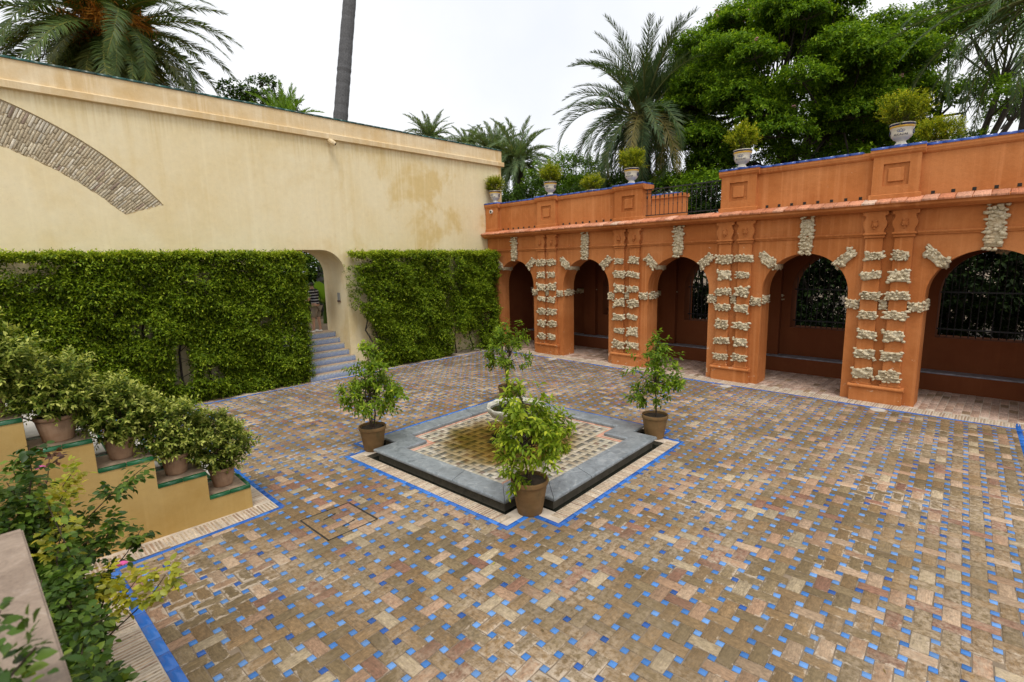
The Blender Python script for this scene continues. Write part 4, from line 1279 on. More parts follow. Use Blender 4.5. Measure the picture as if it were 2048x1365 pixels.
mb = MB(); mb.lathe([(0.06, 0.49), (0.05, 0.60), (0.08, 0.66), (0.03, 0.74), (0.015, 0.76)], 0, 0, 0, 16); mb.build('spout', M['shell'], fo, local=True, smooth=True)
# ------------------------------------------------------------------ STEPPED SIDE WALL OF THE LEFT STAIR
be = empty('stepped_wall', (0.5, 7.7, 0), 0, 'stepped ochre stair wall with green tile edges carrying potted shrubs', 'wall')
LV = [(2.20, 1.665, 0.355), (1.665, 1.10, 0.718), (1.10, 0.533, 1.112), (0.533, -0.03, 1.504), (-0.03, -0.60, 1.90), (-0.60, -3.5, 2.30)]
YB0, YB1 = 7.70, 8.33
poly = [(2.20, -0.1)]
for x1, x0, z in LV:
    poly += [(x1, z - 0.035), (x0, z - 0.035)]
poly += [(-3.5, -0.1)]
mb = MB(); mb.prism(poly, 'y', YB0, YB1); mb.build('wall_body', M['ochre'], be)
gt = []
for i, (x1, x0, z) in enumerate(LV):
    xe = x0
    mb = MB(); mb.box(xe + 0.001, YB0 + 0.035, z - 0.034, x1 - (0.035 if i == 0 else 0.0), YB1 - 0.05, z - 0.006); mb.build('ledge_top', M['terrazzo'], be)
    L = (x1 - xe); n = max(2, int(round(L / 0.24)))
    for k in range(n):
        xm = xe + (k + 0.5) * L / n
        gt.append((Vector((xm, YB0 + 0.02, z)), Vector((1, 0, 0)), Vector((0, 1, 0)), L / n - 0.006, 0.056))
        gt.append((Vector((xm, YB1 - 0.03, z)), Vector((1, 0, 0)), Vector((0, 1, 0)), L / n - 0.006, 0.056))
for k in range(2):
    gt.append((Vector((2.185, YB0 + 0.06 + (k + .5) * 0.255, 0.355)), Vector((0, 1, 0)), Vector((-1, 0, 0)), 0.25, 0.056))
lay_pieces(be, 'green_tile', gt, M['green'], 300, h=0.045, jit=0.001, ch=0.006)
# the stair behind it
sv = empty('terrace_stairs', (1.0, 9.2, 0), 0, 'pale stairs with green tile edges rising behind the potted shrubs', 'stairs')
for k in range(13):
    z = 0.19 * (k + 1); x = 2.15 - 0.2825 * k
    mb = MB(); mb.box(x - 0.2825 if k < 12 else -3.5, 8.335, -0.05, x - 0.02, 10.0, z - 0.004); s_ = mb.build('step', M['marblewhite'], sv)
    mb = MB(); mb.bbox(x - 0.05, 8.335, z - 0.05, x, 10.0, z, 0.006); mb.build('step_edge', plain('edge_green', (0.02, 0.11, 0.045), 0.25), s_) if k == 0 else link_mesh('step_edge', EDGE, s_, (x - 2.15, 0, z - 0.19))
    if k == 0: EDGE = s_.children[0].data
hr = empty('handrail', (1.0, 8.42, 0), 0, 'thin black iron handrail behind the potted shrubs on the stepped wall', 'handrail')
mb = MB(); mb.tube([(2.1, 8.42, 0.95), (-1.5, 8.42, 3.37)], 0.014, 8); mb.tube([(2.1, 8.42, 0.32), (-1.5, 8.42, 2.74)], 0.010, 8); mb.build('rail', M['iron'], hr)
for k in range(8):
    x = 2.08 - k * 0.45; z = 0.33 + (2.1 - x) * 0.6724
    mb = MB(); mb.tube([(x, 8.42, z - 0.15), (x, 8.42, z + 0.62)], 0.011, 6); mb.ico((x, 8.42, z - 0.02), 0.022, 1); mb.build('post', M['iron'], hr)

# ------------------------------------------------------------------ CAMERA-SIDE TERRACE AND ROSE BED
te = empty('terrace_parapet', (-0.3, 1.2, 0), 0, 'terrace wall topped by a pale pinkish stone slab in the near corner', 'wall')
mb = MB(); mb.prism([(-0.02, -3.0), (0.10, -3.0), (-0.06, 2.68), (-0.60, 2.64), (-0.55, -3.0)], 'z', -0.1, 2.42); mb.build('wall_body', M['ochre'], te)
mb = MB()
sl_ = [(0.135, -3.0), (0.025, 1.1), (-0.065, 2.72), (-0.66, 2.68), (-0.60, -3.0)]
mb.prism(sl_, 'z', 2.42, 2.485); mb.prism([(x - 0.006 if x > -0.3 else x + 0.006, y - 0.006) for x, y in sl_], 'z', 2.485, 2.495)
mb.build('slab', M['slab'], te)
g = MB(); g.box(-12, -8, -0.2, -0.61, 7.69, 1.9); tag(g.build('terrace', M['terrazzo']), kind='structure')
pb = empty('planter', (0.0, 5.0, 0), 0, 'low ochre planter wall under the rose bushes at the left edge', 'planter')
mb = MB(); mb.prism([(0.13, 2.75), (0.02, 7.69), (-0.59, 7.69), (-0.59, 2.75)], 'z', -0.1, 0.55); mb.build('planter_wall', M['ochre'], pb)
mb = MB(); mb.prism([(0.09, 2.79), (-0.02, 7.66), (-0.57, 7.66), (-0.57, 2.79)], 'z', 0.551, 0.56); mb.build('soil', M['soil'], pb)

# ------------------------------------------------------------------ FOLIAGE TOOLS
def leaf_geo(pos, d, nrm, L, W, rnd, hi=False, fold=0.25, droop=0.12):
    d = unit(d); side = unit(np.cross(d, nrm)); nrm = unit(np.cross(side, d))
    L = np.asarray(L).reshape(-1, 1) * np.ones((len(pos), 1)); W = np.asarray(W).reshape(-1, 1) * np.ones((len(pos), 1))
    N = len(pos)
    if not hi:
        v0 = pos; v1 = pos + d * L * 0.45 + side * W * 0.5 + nrm * W * fold * 0.5
        v2 = pos + d * L - nrm * L * droop; v3 = pos + d * L * 0.45 - side * W * 0.5 + nrm * W * fold * 0.5
        V = np.stack([v0, v1, v2, v3], 1).reshape(-1, 3)
        b = np.arange(N)[:, None] * 4
        F = np.concatenate([b + np.array([[0, 1, 2]]), b + np.array([[0, 2, 3]])], 1).reshape(-1, 3)
        return V, F, np.repeat(rnd, 4)
    dr = lambda t: -nrm * L * droop * t * t
    m1 = pos + d * L * 0.35 + dr(0.35); m2 = pos + d * L * 0.7 + dr(0.7); tip = pos + d * L + dr(1.0)
    up = nrm * W * fold * 0.5
    l1 = m1 + side * W * 0.5 + up; r1 = m1 - side * W * 0.5 + up; l2 = m2 + side * W * 0.38 + up; r2 = m2 - side * W * 0.38 + up
    V = np.stack([pos, m1, m2, tip, l1, l2, r1, r2], 1).reshape(-1, 3)
    b = np.arange(N)[:, None] * 8
    tri = [[0, 4, 1], [0, 1, 6], [1, 4, 5], [1, 5, 2], [1, 2, 7], [1, 7, 6], [2, 5, 3], [2, 3, 7]]
    F = np.concatenate([b + np.array([t]) for t in tri], 1).reshape(-1, 3)
    return V, F, np.repeat(rnd, 8)

def twigs(base, d, tl, k, L, W, r0=0.35, rs=0.18, tip=0.35, droop=0.25, spread=0.8, r=None):
    """k leaves spiralled along each of M twigs"""
    r = r or rng
    M_ = len(base)
    d = unit(d)
    a = unit(np.cross(d, unit(r.normal(size=(M_, 3)))))
    b = np.cross(d, a)
    tl = np.asarray(tl).reshape(-1, 1) * np.ones((M_, 1))
    pos, dd, nn, LL, RR = [], [], [], [], []
    ph = r.uniform(0, 6.28, (M_, 1))
    for i in range(k):
        t = (i + 1.0) / k
        ang = ph + i * 2.4 + r.normal(0, 0.3, (M_, 1))
        rad = a * np.cos(ang) + b * np.sin(ang)
        p = base + d * tl * t - np.array([0, 0, 1.0]) * tl * droop * 0.5 * t * t
        ld = unit(d * (0.35 + 0.5 * t) + rad * spread + np.array([0, 0, -droop]) + r.normal(0, 0.15, (M_, 3)))
        n0 = unit(np.array([0, 0, 1.0]) + 0.4 * d + r.normal(0, 0.35, (M_, 3)))
        pos.append(p); dd.append(ld); nn.append(n0)
        LL.append(L * r.uniform(0.7, 1.15, M_) * (1.0 - 0.25 * t)); RR.append(np.clip(r0 + tip * t + r.normal(0, rs, M_), 0, 1))
    return np.concatenate(pos), np.concatenate(dd), np.concatenate(nn), np.concatenate(LL), np.concatenate(LL) * (W / L), np.concatenate(RR)

def foliage(name, parent, parts, mat, hi=False, local=True, fold=0.25, droop=0.12):
    """parts: list of (pos, d, n, L, W, rnd) in the parent's own frame (local) or in world space"""
    c = [np.concatenate([p[i] for p in parts]) for i in range(6)]
    V, F, R = leaf_geo(*c, hi=hi, fold=fold, droop=droop)
    if not local:
        V = V - np.array(wloc(parent))
    return link_mesh(name, np_mesh(name, V, F, mat, {'rnd': R}), parent)

def ball_points(n, c, rad, lo=0.5, r=None, bump_=0.15, seed=0):
    """points in a lumpy ellipsoid shell"""
    r = r or rng
    u = unit(r.normal(size=(n, 3)))
    lump = 1 + bump_ * (np.sin(u[:, 0] * 5 + seed) * np.cos(u[:, 1] * 4 + seed * 2) + np.sin(u[:, 2] * 6 + seed * 3)) 
    s = (lo + (1 - lo) * r.random(n) ** 0.6) * lump
    return np.array(c) + u * s[:, None] * np.array(rad), u

# ------------------------------------------------------------------ POTS
def pot_parts(root, rt_, rb, h, mat, ribs=False, smooth=True):
    mb = MB()
    if ribs:
        prof = [(rb * .97, 0), (rb, 0.015), (rt_ * 0.93, h * 0.82)]
        mb.lathe(prof, 0, 0, 0, 72, 24, 0.012)
    else:
        mb.lathe([(rb * .97, 0), (rb, 0.012), (rb * 1.02, 0.02), (rt_ * 0.93, h * 0.84), (rt_ * 0.935, h * 0.86)], 0, 0, 0, 40)
    po = mb.build('pot', mat, root, local=True, smooth=smooth)
    mb = MB(); mb.lathe([(rt_ * 0.93, h * 0.845), (rt_ * 0.985, h * 0.86), (rt_ * 1.0, h * 0.89), (rt_ * 1.0, h * 0.97), (rt_ * 0.985, h), (rt_ * 0.93, h), (rt_ * 0.90, h * 0.97), (rt_ * 0.88, h * 0.88)], 0, 0, 0, 40, cap=False)
    mb.build('pot_rim', mat, po, local=True, smooth=True)
    mb = MB(); mb.lathe([(rt_ * 0.89, h * 0.905), (0.02, h * 0.925)], 0, 0, 0, 28, cap=False); mb.build('soil', M['soil'], root, local=True)

def citrus(loc, rz, label, seed, lobes, h=0.47, rt_=0.255, rb=0.175, stems=3, nper=26, r0=0.36, tip=0.3):
    r = np.random.default_rng(seed)
    root = empty('potted_orange_tree', loc, rz, label, 'potted tree', 'potted orange trees at the basin corners')
    pot_parts(root, rt_, rb, h, M['pot'])
    sm = MB()
    tops = []
    for s in range(stems):
        a = s * 2.1 + seed
        p = [np.array([0.025 * math.cos(a), 0.025 * math.sin(a), h * 0.88])]
        t = np.array([0.10 * math.cos(a), 0.10 * math.sin(a), h + 0.75 + 0.12 * s]) if stems > 1 else np.array([0.02, 0.03, h + 1.0])
        for q in (0.35, 0.7, 1.0):
            p.append(p[0] * (1 - q) + t * q + r.normal(0, 0.015, 3))
        sm.tube(p, [0.017, 0.014, 0.010, 0.005], 8); tops.append(p)
    parts = []
    for (c, rad, nb) in lobes:
        c = np.array(c) + np.array([0, 0, h])
        ends, u = ball_points(nb, c, rad, 0.45, r, 0.12, seed)
        for e, uu in zip(ends, u):
            st_ = tops[r.integers(len(tops))]
            k = 0.25 + 0.7 * max(0, min(1, (e[2] - h - 0.3) / 1.0))
            b0 = st_[1] * (1 - k) + st_[3] * k
            mid = (b0 + e) / 2 + np.array([0, 0, 0.04])
            sm.tube([b0, mid, e], [0.006, 0.004, 0.002], 5)
        n2 = nb * 4
        idx = r.integers(0, nb, n2)
        base = ends[idx] + r.normal(0, 0.04, (n2, 3))
        dirs = u[idx] * 0.8 + np.array([0, 0, 0.35]) + r.normal(0, 0.5, (n2, 3))
        parts.append(twigs(base, dirs, r.uniform(0.10, 0.2, n2), 7, 0.125, 0.048, r0, 0.16, tip, 0.4, 0.9, r))
    sm.build('stems', M['twig'], root, local=True)
    foliage('foliage', root, parts, M['citrus'], hi=True, droop=0.2)
    return root
def notch_at(sa, sb, k=2.30):
    d = 1.94
    return fl(BC[0] + sa * d, BC[1] + sb * d)
citrus((*notch_at(-1, -1), 0), 0.4, 'potted orange tree nearest the camera, in front of the fountain bowl', 2,
       [((0.05, 0.0, 0.62), (0.52, 0.50, 0.30), 44), ((-0.02, 0.05, 1.0), (0.27, 0.27, 0.26), 18), ((0.28, -0.22, 0.62), (0.26, 0.26, 0.24), 14), ((-0.22, 0.16, 0.18), (0.12, 0.12, 0.16), 5), ((-0.05, 0.12, 1.30), (0.08, 0.08, 0.16), 4)], stems=2, r0=0.48, tip=0.38, h=0.5, rt_=0.265)
citrus((*notch_at(-1, 1), 0), 1.2, 'bushy potted orange tree at the left corner of the basin', 5,
       [((0.0, 0.0, 0.62), (0.58, 0.58, 0.34), 52), ((0.02, 0.0, 1.08), (0.26, 0.26, 0.38), 22), ((0.35, -0.4, 0.7), (0.25, 0.25, 0.12), 6), ((0.02, 0.0, 1.42), (0.10, 0.10, 0.12), 5)], r0=0.34)
citrus((*notch_at(1, -1), 0), 2.0, 'slender potted orange tree at the right corner of the basin', 9,
       [((0.0, 0.0, 0.92), (0.46, 0.46, 0.34), 30), ((0.12, -0.15, 0.38), (0.36, 0.36, 0.14), 13), ((0.0, 0.02, 1.28), (0.15, 0.15, 0.22), 8), ((-0.28, 0.2, 0.62), (0.18, 0.18, 0.14), 7)], stems=1, r0=0.26, tip=0.25)
citrus((*notch_at(1, 1), 0), 0.9, 'potted orange tree at the far corner, half hidden behind the fountain bowl', 14,
       [((-0.05, 0.05, 0.88), (0.5, 0.5, 0.45), 46), ((-0.05, 0.05, 1.28), (0.26, 0.26, 0.2), 12)], stems=2, r0=0.32)

def shrub_pot(loc, rz, label, seed, rad, zc, rt_=0.2, rb=0.145, h=0.3, M_=330):
    r = np.random.default_rng(seed)
    root = empty('potted_shrub', loc, rz, label, 'potted shrub', 'potted shrubs on the stepped wall')
    pot_parts(root, rt_, rb, h, M['pot2'], True)
    sm = MB()
    ends, u = ball_points(40, (0, 0, h + zc), rad, 0.5, r, 0.12, seed)
    for e in ends:
        sm.tube([(r.normal(0, .03), r.normal(0, .03), h * 0.9), (e * np.array([.5, .5, 1]) * 0.6 + np.array([0, 0, h * .35])), e], [0.008, 0.006, 0.003], 5)
    sm.build('stems', M['twig'], root, local=True)
    pts, u = ball_points(M_, (0, 0, h + zc), rad, 0.42, r, 0.16, seed)
    kp = pts[:, 2] > h + 0.03
    pts, u = pts[kp], u[kp]; M_ = len(pts)
    d = u + np.array([0, 0, 0.7]) + r.normal(0, 0.35, (M_, 3))
    bright = 0.16 + 0.35 * np.clip(u[:, 2], -0.2, 1)
    p1 = twigs(pts, d, r.uniform(0.12, 0.24, M_), 12, 0.082, 0.037, 0.14, 0.18, 0.62, 0.12, 0.8, r)
    foliage('foliage', root, [p1], M['shrub'], hi=False)
    return root
sh_lab = ['potted shrub on the lowest ledge of the stepped wall, farthest right', 'potted shrub on the second ledge up of the stepped wall', 'potted shrub on the third ledge up of the stepped wall', 'wide potted shrub on the fourth ledge up, with a garland-stamped pot', 'large potted shrub on the top ledge at the left edge']
dims = [((0.34, 0.34, 0.34), 0.34), ((0.31, 0.31, 0.33), 0.35), ((0.33, 0.33, 0.31), 0.33), ((0.36, 0.36, 0.32), 0.34), ((0.38, 0.38, 0.36), 0.36)]
for k in range(5):
    x1, x0, z = LV[k]
    rt_, h = (0.175, 0.28) if k < 3 else (0.205, 0.31)
    shrub_pot(((x1 + x0) / 2 + 0.0, 8.03, z - 0.005), k * 1.3, sh_lab[k], 30 + k, dims[k][0], dims[k][1], rt_, rt_ * 0.72, h, 430)

# ------------------------------------------------------------------ URNS
def text_mesh(txt, size, r_at, z0, ang0):
    cu = bpy.data.curves.new('t', 'FONT'); cu.body = txt; cu.size = size; cu.align_x = 'CENTER'; cu.extrude = 0.0015
    ob = bpy.data.objects.new('t', cu); COL.objects.link(ob)
    dg = bpy.context.evaluated_depsgraph_get()
    me = bpy.data.meshes.new_from_object(ob.evaluated_get(dg))
    bpy.data.objects.remove(ob)
    for v in me.vertices:
        x, y, z = v.co
        rr = r_at(z0 + y) + 0.003 + z
        a = ang0 + x / r_at(z0)
        v.co = (rr * math.cos(a), rr * math.sin(a), z0 + y)
    me.materials.clear(); me.materials.append(M['navy'])
    return me
UP_ = [(r_ * 0.84, z_ * 1.02) for r_, z_ in [(0.155, 0.0), (0.165, 0.03), (0.135, 0.06), (0.105, 0.10), (0.105, 0.125), (0.17, 0.16), (0.225, 0.21), (0.24, 0.26), (0.235, 0.31), (0.245, 0.345), (0.265, 0.385), (0.275, 0.45), (0.285, 0.475), (0.275, 0.485), (0.25, 0.475)]]
def ur(z):
    for (r0, z0), (r1, z1) in zip(UP_, UP_[1:]):
        if z0 <= z <= z1: return r0 + (r1 - r0) * (z - z0) / max(z1 - z0, 1e-6)
    return 0.25
def make_urn():
    root = empty('planted_urn', (0, 0, 0))
    mb = MB(); mb.lathe(UP_, 0, 0, 0, 40, cap=False); ub = mb.build('urn', M['white_ceramic'], root, local=True, smooth=True)
    mb = MB(); mb.lathe([(0.131, -0.001), (0.143, 0.004), (0.143, 0.033), (0.127, 0.046)], 0, 0, 0, 36, cap=False); mb.build('foot_band', M['copeplain'] if 'copeplain' in M else plain('foot_blue', (0.02, 0.06, 0.28), 0.25, bmp=0), ub, local=True, smooth=True)
    mb = MB(); mb.lathe([(0.2295, 0.438), (0.2345, 0.443), (0.2385, 0.471), (0.2385, 0.475)], 0, 0, 0, 40, cap=False); mb.build('blue_band', M['navy'], ub, local=True, smooth=True)
    mb = MB(); mb.lathe([(0.222, 0.392), (0.2265, 0.397), (0.2325, 0.433), (0.2305, 0.4375)], 0, 0, 0, 40, cap=False); mb.build('yellow_band', M['yglaze'], ub, local=True, smooth=True)
    link_mesh('lettering', text_mesh('ALCAZAR', 0.06, ur, 0.225, math.pi), ub)
    # crown emblem
    mb = MB()
    def onurn(s, z): 
        a = math.pi + s / 0.2
        rr = ur(z) + 0.004
        return (rr * math.cos(a), rr * math.sin(a), z)
    def strip_(pts, w):
        for (s0, z0), (s1, z1) in zip(pts, pts[1:]):
            dx, dz = s1 - s0, z1 - z0; L = math.hypot(dx, dz); nx, nz = -dz / L * w, dx / L * w
            mb.add([onurn(s0 - nx, z0 - nz), onurn(s1 - nx, z1 - nz), onurn(s1 + nx, z1 + nz), onurn(s0 + nx, z0 + nz)], [(0, 1, 2, 3)])
    strip_([(-0.055, 0.302), (-0.02, 0.296), (0.02, 0.296), (0.055, 0.302)], 0.006)
    strip_([(-0.055, 0.302), (-0.072, 0.33), (-0.05, 0.345), (-0.02, 0.34), (0.0, 0.362), (0.02, 0.34), (0.05, 0.345), (0.072, 0.33), (0.055, 0.302)], 0.004)
    strip_([(-0.02, 0.34), (-0.015, 0.30)], 0.004); strip_([(0.02, 0.34), (0.015, 0.30)], 0.004); strip_([(-0.045, 0.32), (0.045, 0.32)], 0.005)
    mb.build('crown_emblem', M['navyblue'] if 'navyblue' in M else plain('emblem_blue', (0.04, 0.07, 0.20), 0.3, bmp=0), ub, local=True, fix=False)
    for s in (-1, 1):
        mb = MB()
        pts = [(0.0, s * (0.252 + 0.02 * math.sin(t)), 0.305 + 0.042 * math.cos(t)) for t in np.linspace(0, 2 * math.pi, 15)]
        pts = [(0.042 * math.sin(t), s * 0.213, 0.305 + 0.042 * math.cos(t)) for t in np.linspace(0, 2 * math.pi, 15)]
        mb.tube(pts, 0.011, 6); mb.build('ring_handle', M['navy'], ub, local=True)
    mb = MB(); mb.lathe([(0.212, 0.468), (0.02, 0.474)], 0, 0, 0, 28, cap=False); mb.build('soil', M['soil'], root, local=True)
    return root
urn0 = make_urn()
def urn_plant(root, seed, rad, zc, M_=210, r0=0.45, tip=0.42):
    r = np.random.default_rng(seed)
    pts, u = ball_points(M_, (0, 0, 0.47 + zc), rad, 0.35, r, 0.12, seed)
    d = u * 0.7 + np.array([0, 0, 0.9]) + r.normal(0, 0.3, (M_, 3))
    p = twigs(pts, d, r.uniform(0.12, 0.26, M_), 12, 0.066, 0.03, r0 - 0.22, 0.16, tip + 0.08, 0.05, 0.75, r)
    sm = MB()
    for q in pts[:30]:
        sm.tube([(r.normal(0, .04), r.normal(0, .04), 0.46), tuple(q)], [0.006, 0.003], 5)
    sm.build('stems', M['twig'], root, local=True)
    foliage('foliage', root, [p], M['urnleaf'])
urns = [((14.55, 15.36, 5.826), 'planted cream urn at the foot of the cream wall, farthest left on the parapet', 71, (0.30, 0.30, 0.24), 0.24, 0.85),
        ((14.55, 12.42, 5.826), 'planted cream urn on the second parapet pier from the cream wall', 72, (0.31, 0.31, 0.24), 0.26, 0.9),
        ((14.55, 9.03, 5.826), 'planted cream urn on the pier at the left end of the iron railing', 73, (0.32, 0.32, 0.26), 0.26, 0.95),
        ((14.55, 5.60, 5.826), 'planted cream urn on the pier at the right end of the iron railing', 74, (0.29, 0.29, 0.29), 0.28, 0.95),
        ((14.55, 2.15, 5.826), 'largest planted cream urn, on the nearest parapet pier at the right', 75, (0.40, 0.40, 0.28), 0.30, 1.0),
        ((17.24, 12.5, 5.77), 'planted urn on the far garden parapet, only its shrub showing', 76, (0.38, 0.38, 0.24), 0.24, 0.9),
        ((17.24, 1.78, 5.77), 'planted urn on the garden parapet, showing behind the largest urn', 77, (0.42, 0.42, 0.26), 0.24, 1.0)]
for k, (loc, lab, seed, rad, zc, s) in enumerate(urns):
    u = urn0 if k == 0 else copy_tree(urn0)
    if k: 
        for ch in list(u.children):
            if ch.name.split('.')[0] in ('foliage', 'stems'):
                bpy.data.objects.remove(ch)
    u.location = loc
    u.rotation_euler = (0, 0, rt.uniform(-0.12, 0.12))
    tag(u, lab, 'planted urn', 'planted urns on the parapets')
for k, (loc, lab, seed, rad, zc, s) in enumerate(urns):
    u = [o for o in scene.objects if o.get('label') == lab][0]
    urn_plant(u, seed, rad, zc, 480 if k in (4, 6) else 360)

# ------------------------------------------------------------------ HEDGES AGAINST THE CREAM WALL
def hedge(x0, x1, label, seed, M_, yf=14.86, yb=15.62, zt=3.86, ragged=0.0, skip=None):
    r = np.random.default_rng(seed)
    root = empty('wall_hedge', ((x0 + x1) / 2, 15.2, 0), 0, label, 'hedge', 'clipped hedges trained on the cream wall')
    sm = MB()
    n = max(3, int((x1 - x0) / 0.55))
    for k in range(n):
        x = x0 + (k + 0.5) * (x1 - x0) / n + r.normal(0, 0.1)
        p = [(x, 15.35, 0.0)]
        for q in range(1, 6):
            p.append((x + r.normal(0, 0.12), 15.35 + r.normal(0, 0.08), zt * 0.17 * q))
        sm.tube(p, [0.035, 0.03, 0.025, 0.02, 0.014, 0.008], 6)
        for q in range(5):
            b = p[1 + q % 4]
            sm.tube([b, (b[0] + r.normal(0, .25), b[1] - 0.2, b[2] + 0.3), (b[0] + r.normal(0, .4), yf + 0.15, b[2] + 0.6)], [0.012, 0.008, 0.004], 5)
    sm.build('stems', M['darkbark'], root)
    # front face, top, ends
    Wd = x1 - x0
    n1 = int(M_ * 0.80); n2 = int(M_ * 0.12); n3 = M_ - n1 - n2
    X = r.uniform(x0, x1, n1); Z = r.uniform(0.02, zt, n1) 
    lump = 0.17 * np.sin(X * 3.1 + seed) * np.sin(Z * 2.7 + seed) + 0.06 * np.sin(X * 7.3 + Z * 5.1) + 0.05 * np.sin(Z * 9 + X * 2)
    front = yf + 0.12 + lump + 0.16 * np.clip(0.5 - Z, 0, 1)
    Y = front + np.abs(r.normal(0, 0.2, n1))
    b1 = np.stack([X, np.minimum(Y, yb), Z], 1)
    keep = np.ones(n1, bool)
    hole = np.sin(X * 1.9 + seed * 1.3) * np.sin(Z * 2.3 + seed) + 0.5 * np.sin(X * 4.7) * np.sin(Z * 5.2 + 1)
    keep &= ~((hole > 0.98) & (r.random(n1) < 0.9))
    if skip is not None: keep &= ~skip(X, Z, r)
    b1 = b1[keep]
    d1 = np.array([0, -0.9, 0.45]) + r.normal(0, 0.45, (len(b1), 3))
    X = r.uniform(x0, x1, n2); Y = r.uniform(yf + 0.05, yb, n2)
    b2 = np.stack([X, Y, zt - 0.07 + 0.02 * np.sin(X * 5 + seed) + r.normal(0, 0.03, n2)], 1)
    d2 = np.array([0, -0.3, 0.6]) + r.normal(0, 0.5, (n2, 3))
    sgn = np.where(r.random(n3) < 0.5, 0, 1)
    b3 = np.stack([np.where(sgn == 0, x0, x1) + r.normal(0, 0.05, n3), r.uniform(yf + 0.05, yb, n3), r.uniform(0.05, zt, n3)], 1)
    d3 = np.stack([np.where(sgn == 0, -0.8, 0.8), np.full(n3, -0.3), np.full(n3, 0.3)], 1) + r.normal(0, 0.4, (n3, 3))
    if skip is not None:
        kk = ~skip(b3[:, 0], b3[:, 2], r); b3, d3 = b3[kk], d3[kk]
    ps = [twigs(b1, d1, r.uniform(0.10, 0.2, len(b1)), 6, 0.108, 0.05, 0.14, 0.2, 0.42, 0.3, 0.9, r),
          twigs(b2, d2, r.uniform(0.08, 0.16, n2), 6, 0.09, 0.042, 0.42, 0.2, 0.42, 0.1, 0.8, r),
          twigs(b3, d3, r.uniform(0.08, 0.15, len(b3)), 6, 0.08, 0.036, 0.25, 0.2, 0.3, 0.2, 0.9, r)]
    foliage('foliage', root, ps, M['hedge'], local=False)
hedge(-0.2, 6.28, 'long clipped leafy hedge covering the cream wall left of the doorway', 3, 26000, skip=lambda X, Z, r: ((X < 0.9) & (Z > 3.2 - 0.2 * X) & (r.random(len(X)) < 0.5)) | ((np.abs(X - 3.05) < 0.18) & (np.abs(Z - 1.05) < 0.55)))
hedge(8.05, 11.7, 'clipped leafy hedge on the cream wall just right of the doorway', 6, 14500, skip=lambda X, Z, r: ((X < 8.75) & (Z < 2.1 - (X - 8.05) * 1.2)) | ((X < 8.7) & (Z > 3.5)) | ((X < 8.35) & (r.random(len(X)) < 0.45)))
hedge(12.05, 14.15, 'narrow clipped hedge in the corner between cream wall and arcade', 8, 8200, skip=lambda X, Z, r: (Z < 0.85) & (X < 13.4) & (r.random(len(X)) < 0.93))

# ------------------------------------------------------------------ ROSES IN THE NEAR LEFT CORNER
def rose(loc, label, seed, canes, leafn, mat='rose', young=(), spread=0.35, flower=None, Ls=0.052, red=()):
    """canes: list of end points (world). Pinnate leaves of five leaflets along every cane"""
    r = np.random.default_rng(seed)
    root = empty('rose_bush', loc, 0, label, 'rose bush', 'rose bushes at the terrace edge')
    sm = MB()
    ps = {'rose': [], 'rosenew': [], 'rosered': []}
    for ci_, e in enumerate(canes):
        b = np.array(loc) + np.array([r.normal(0, .06), r.normal(0, .1), 0])
        e = np.array(e)
        mid = b * 0.45 + e * 0.55 + np.array([r.normal(0, .06), r.normal(0, .1), 0.12])
        P_ = [b, b * 0.7 + mid * 0.3 + r.normal(0, .02, 3), mid, mid * 0.4 + e * 0.6 + r.normal(0, .03, 3), e]
        sm.tube(P_, [0.009, 0.008, 0.006, 0.004, 0.0025], 6)
        key = 'rosenew' if ci_ in young else ('rosered' if ci_ in red else mat)
        n = leafn
        t = np.clip(r.uniform(0.3, 1.0, n) ** 0.8, 0, 1) if key == mat else np.clip(r.uniform(0.72, 1.02, n), 0, 1)
        if key != mat: n = n // (2 if key == 'rosenew' else 5); t = t[:n]
        seg = t * 4; k = np.minimum(seg.astype(int), 3); fr = (seg - k)[:, None]
        PP_ = np.array(P_)
        base = PP_[k] * (1 - fr) + PP_[k + 1] * fr
        d = unit(np.stack([r.normal(0, 1, n), r.normal(0, 1, n), r.normal(0.15, 0.5, n)], 1))
        rl = r.uniform(0.07, 0.13, n)[:, None]
        side = unit(np.cross(d, np.array([0, 0, 1.0])) + 1e-6)
        up = np.cross(side, d)
        pos, dd, nn, LL, RR = [], [], [], [], []
        tone = r.uniform(0.1, 0.9, n)
        for (tt, sgn) in ((0.45, 1), (0.45, -1), (0.75, 1), (0.75, -1), (1.0, 0)):
            pos.append(base + d * rl * tt + r.normal(0, .004, (n, 3)))
            dd.append(d * (0.45 if sgn else 1.0) + side * sgn * 0.85 + np.array([0, 0, -0.2]) + r.normal(0, .15, (n, 3)))
            nn.append(up + r.normal(0, .3, (n, 3)))
            LL.append(Ls * r.uniform(0.75, 1.25, n)); RR.append(np.clip(tone + r.normal(0, .12, n), 0, 1))
        L_ = np.concatenate(LL)
        ps[key].append((np.concatenate(pos), np.concatenate(dd), np.concatenate(nn), L_, L_ * 0.66, np.concatenate(RR)))
    sm.build('canes', M['twig'], root)
    for key, nm in (('rose', 'foliage'), ('rosenew', 'young_foliage'), ('rosered', 'red_foliage')):
        if ps[key]: foliage(nm, root, ps[key], M[key], hi=True, local=False, fold=0.2, droop=0.15)
    for f in (flower or []):
        mb = MB()
        c = Vector(f)
        for k in range(14):
            a = k * 2.4; rr = 0.006 + 0.0012 * k
            mb.ico((c.x + rr * math.cos(a), c.y + rr * math.sin(a), c.z - 0.0008 * k), 0.010 + 0.0005 * k, 1, (1, 1, 0.5))
        mb.build('flower', M['pink_flower'], root)
    return root
rr_ = np.random.default_rng(77)
def cane_set(c, sp, n):
    return [tuple(np.array(c) + rr_.normal(0, 1, 3) * np.array(sp)) for _ in range(n)]
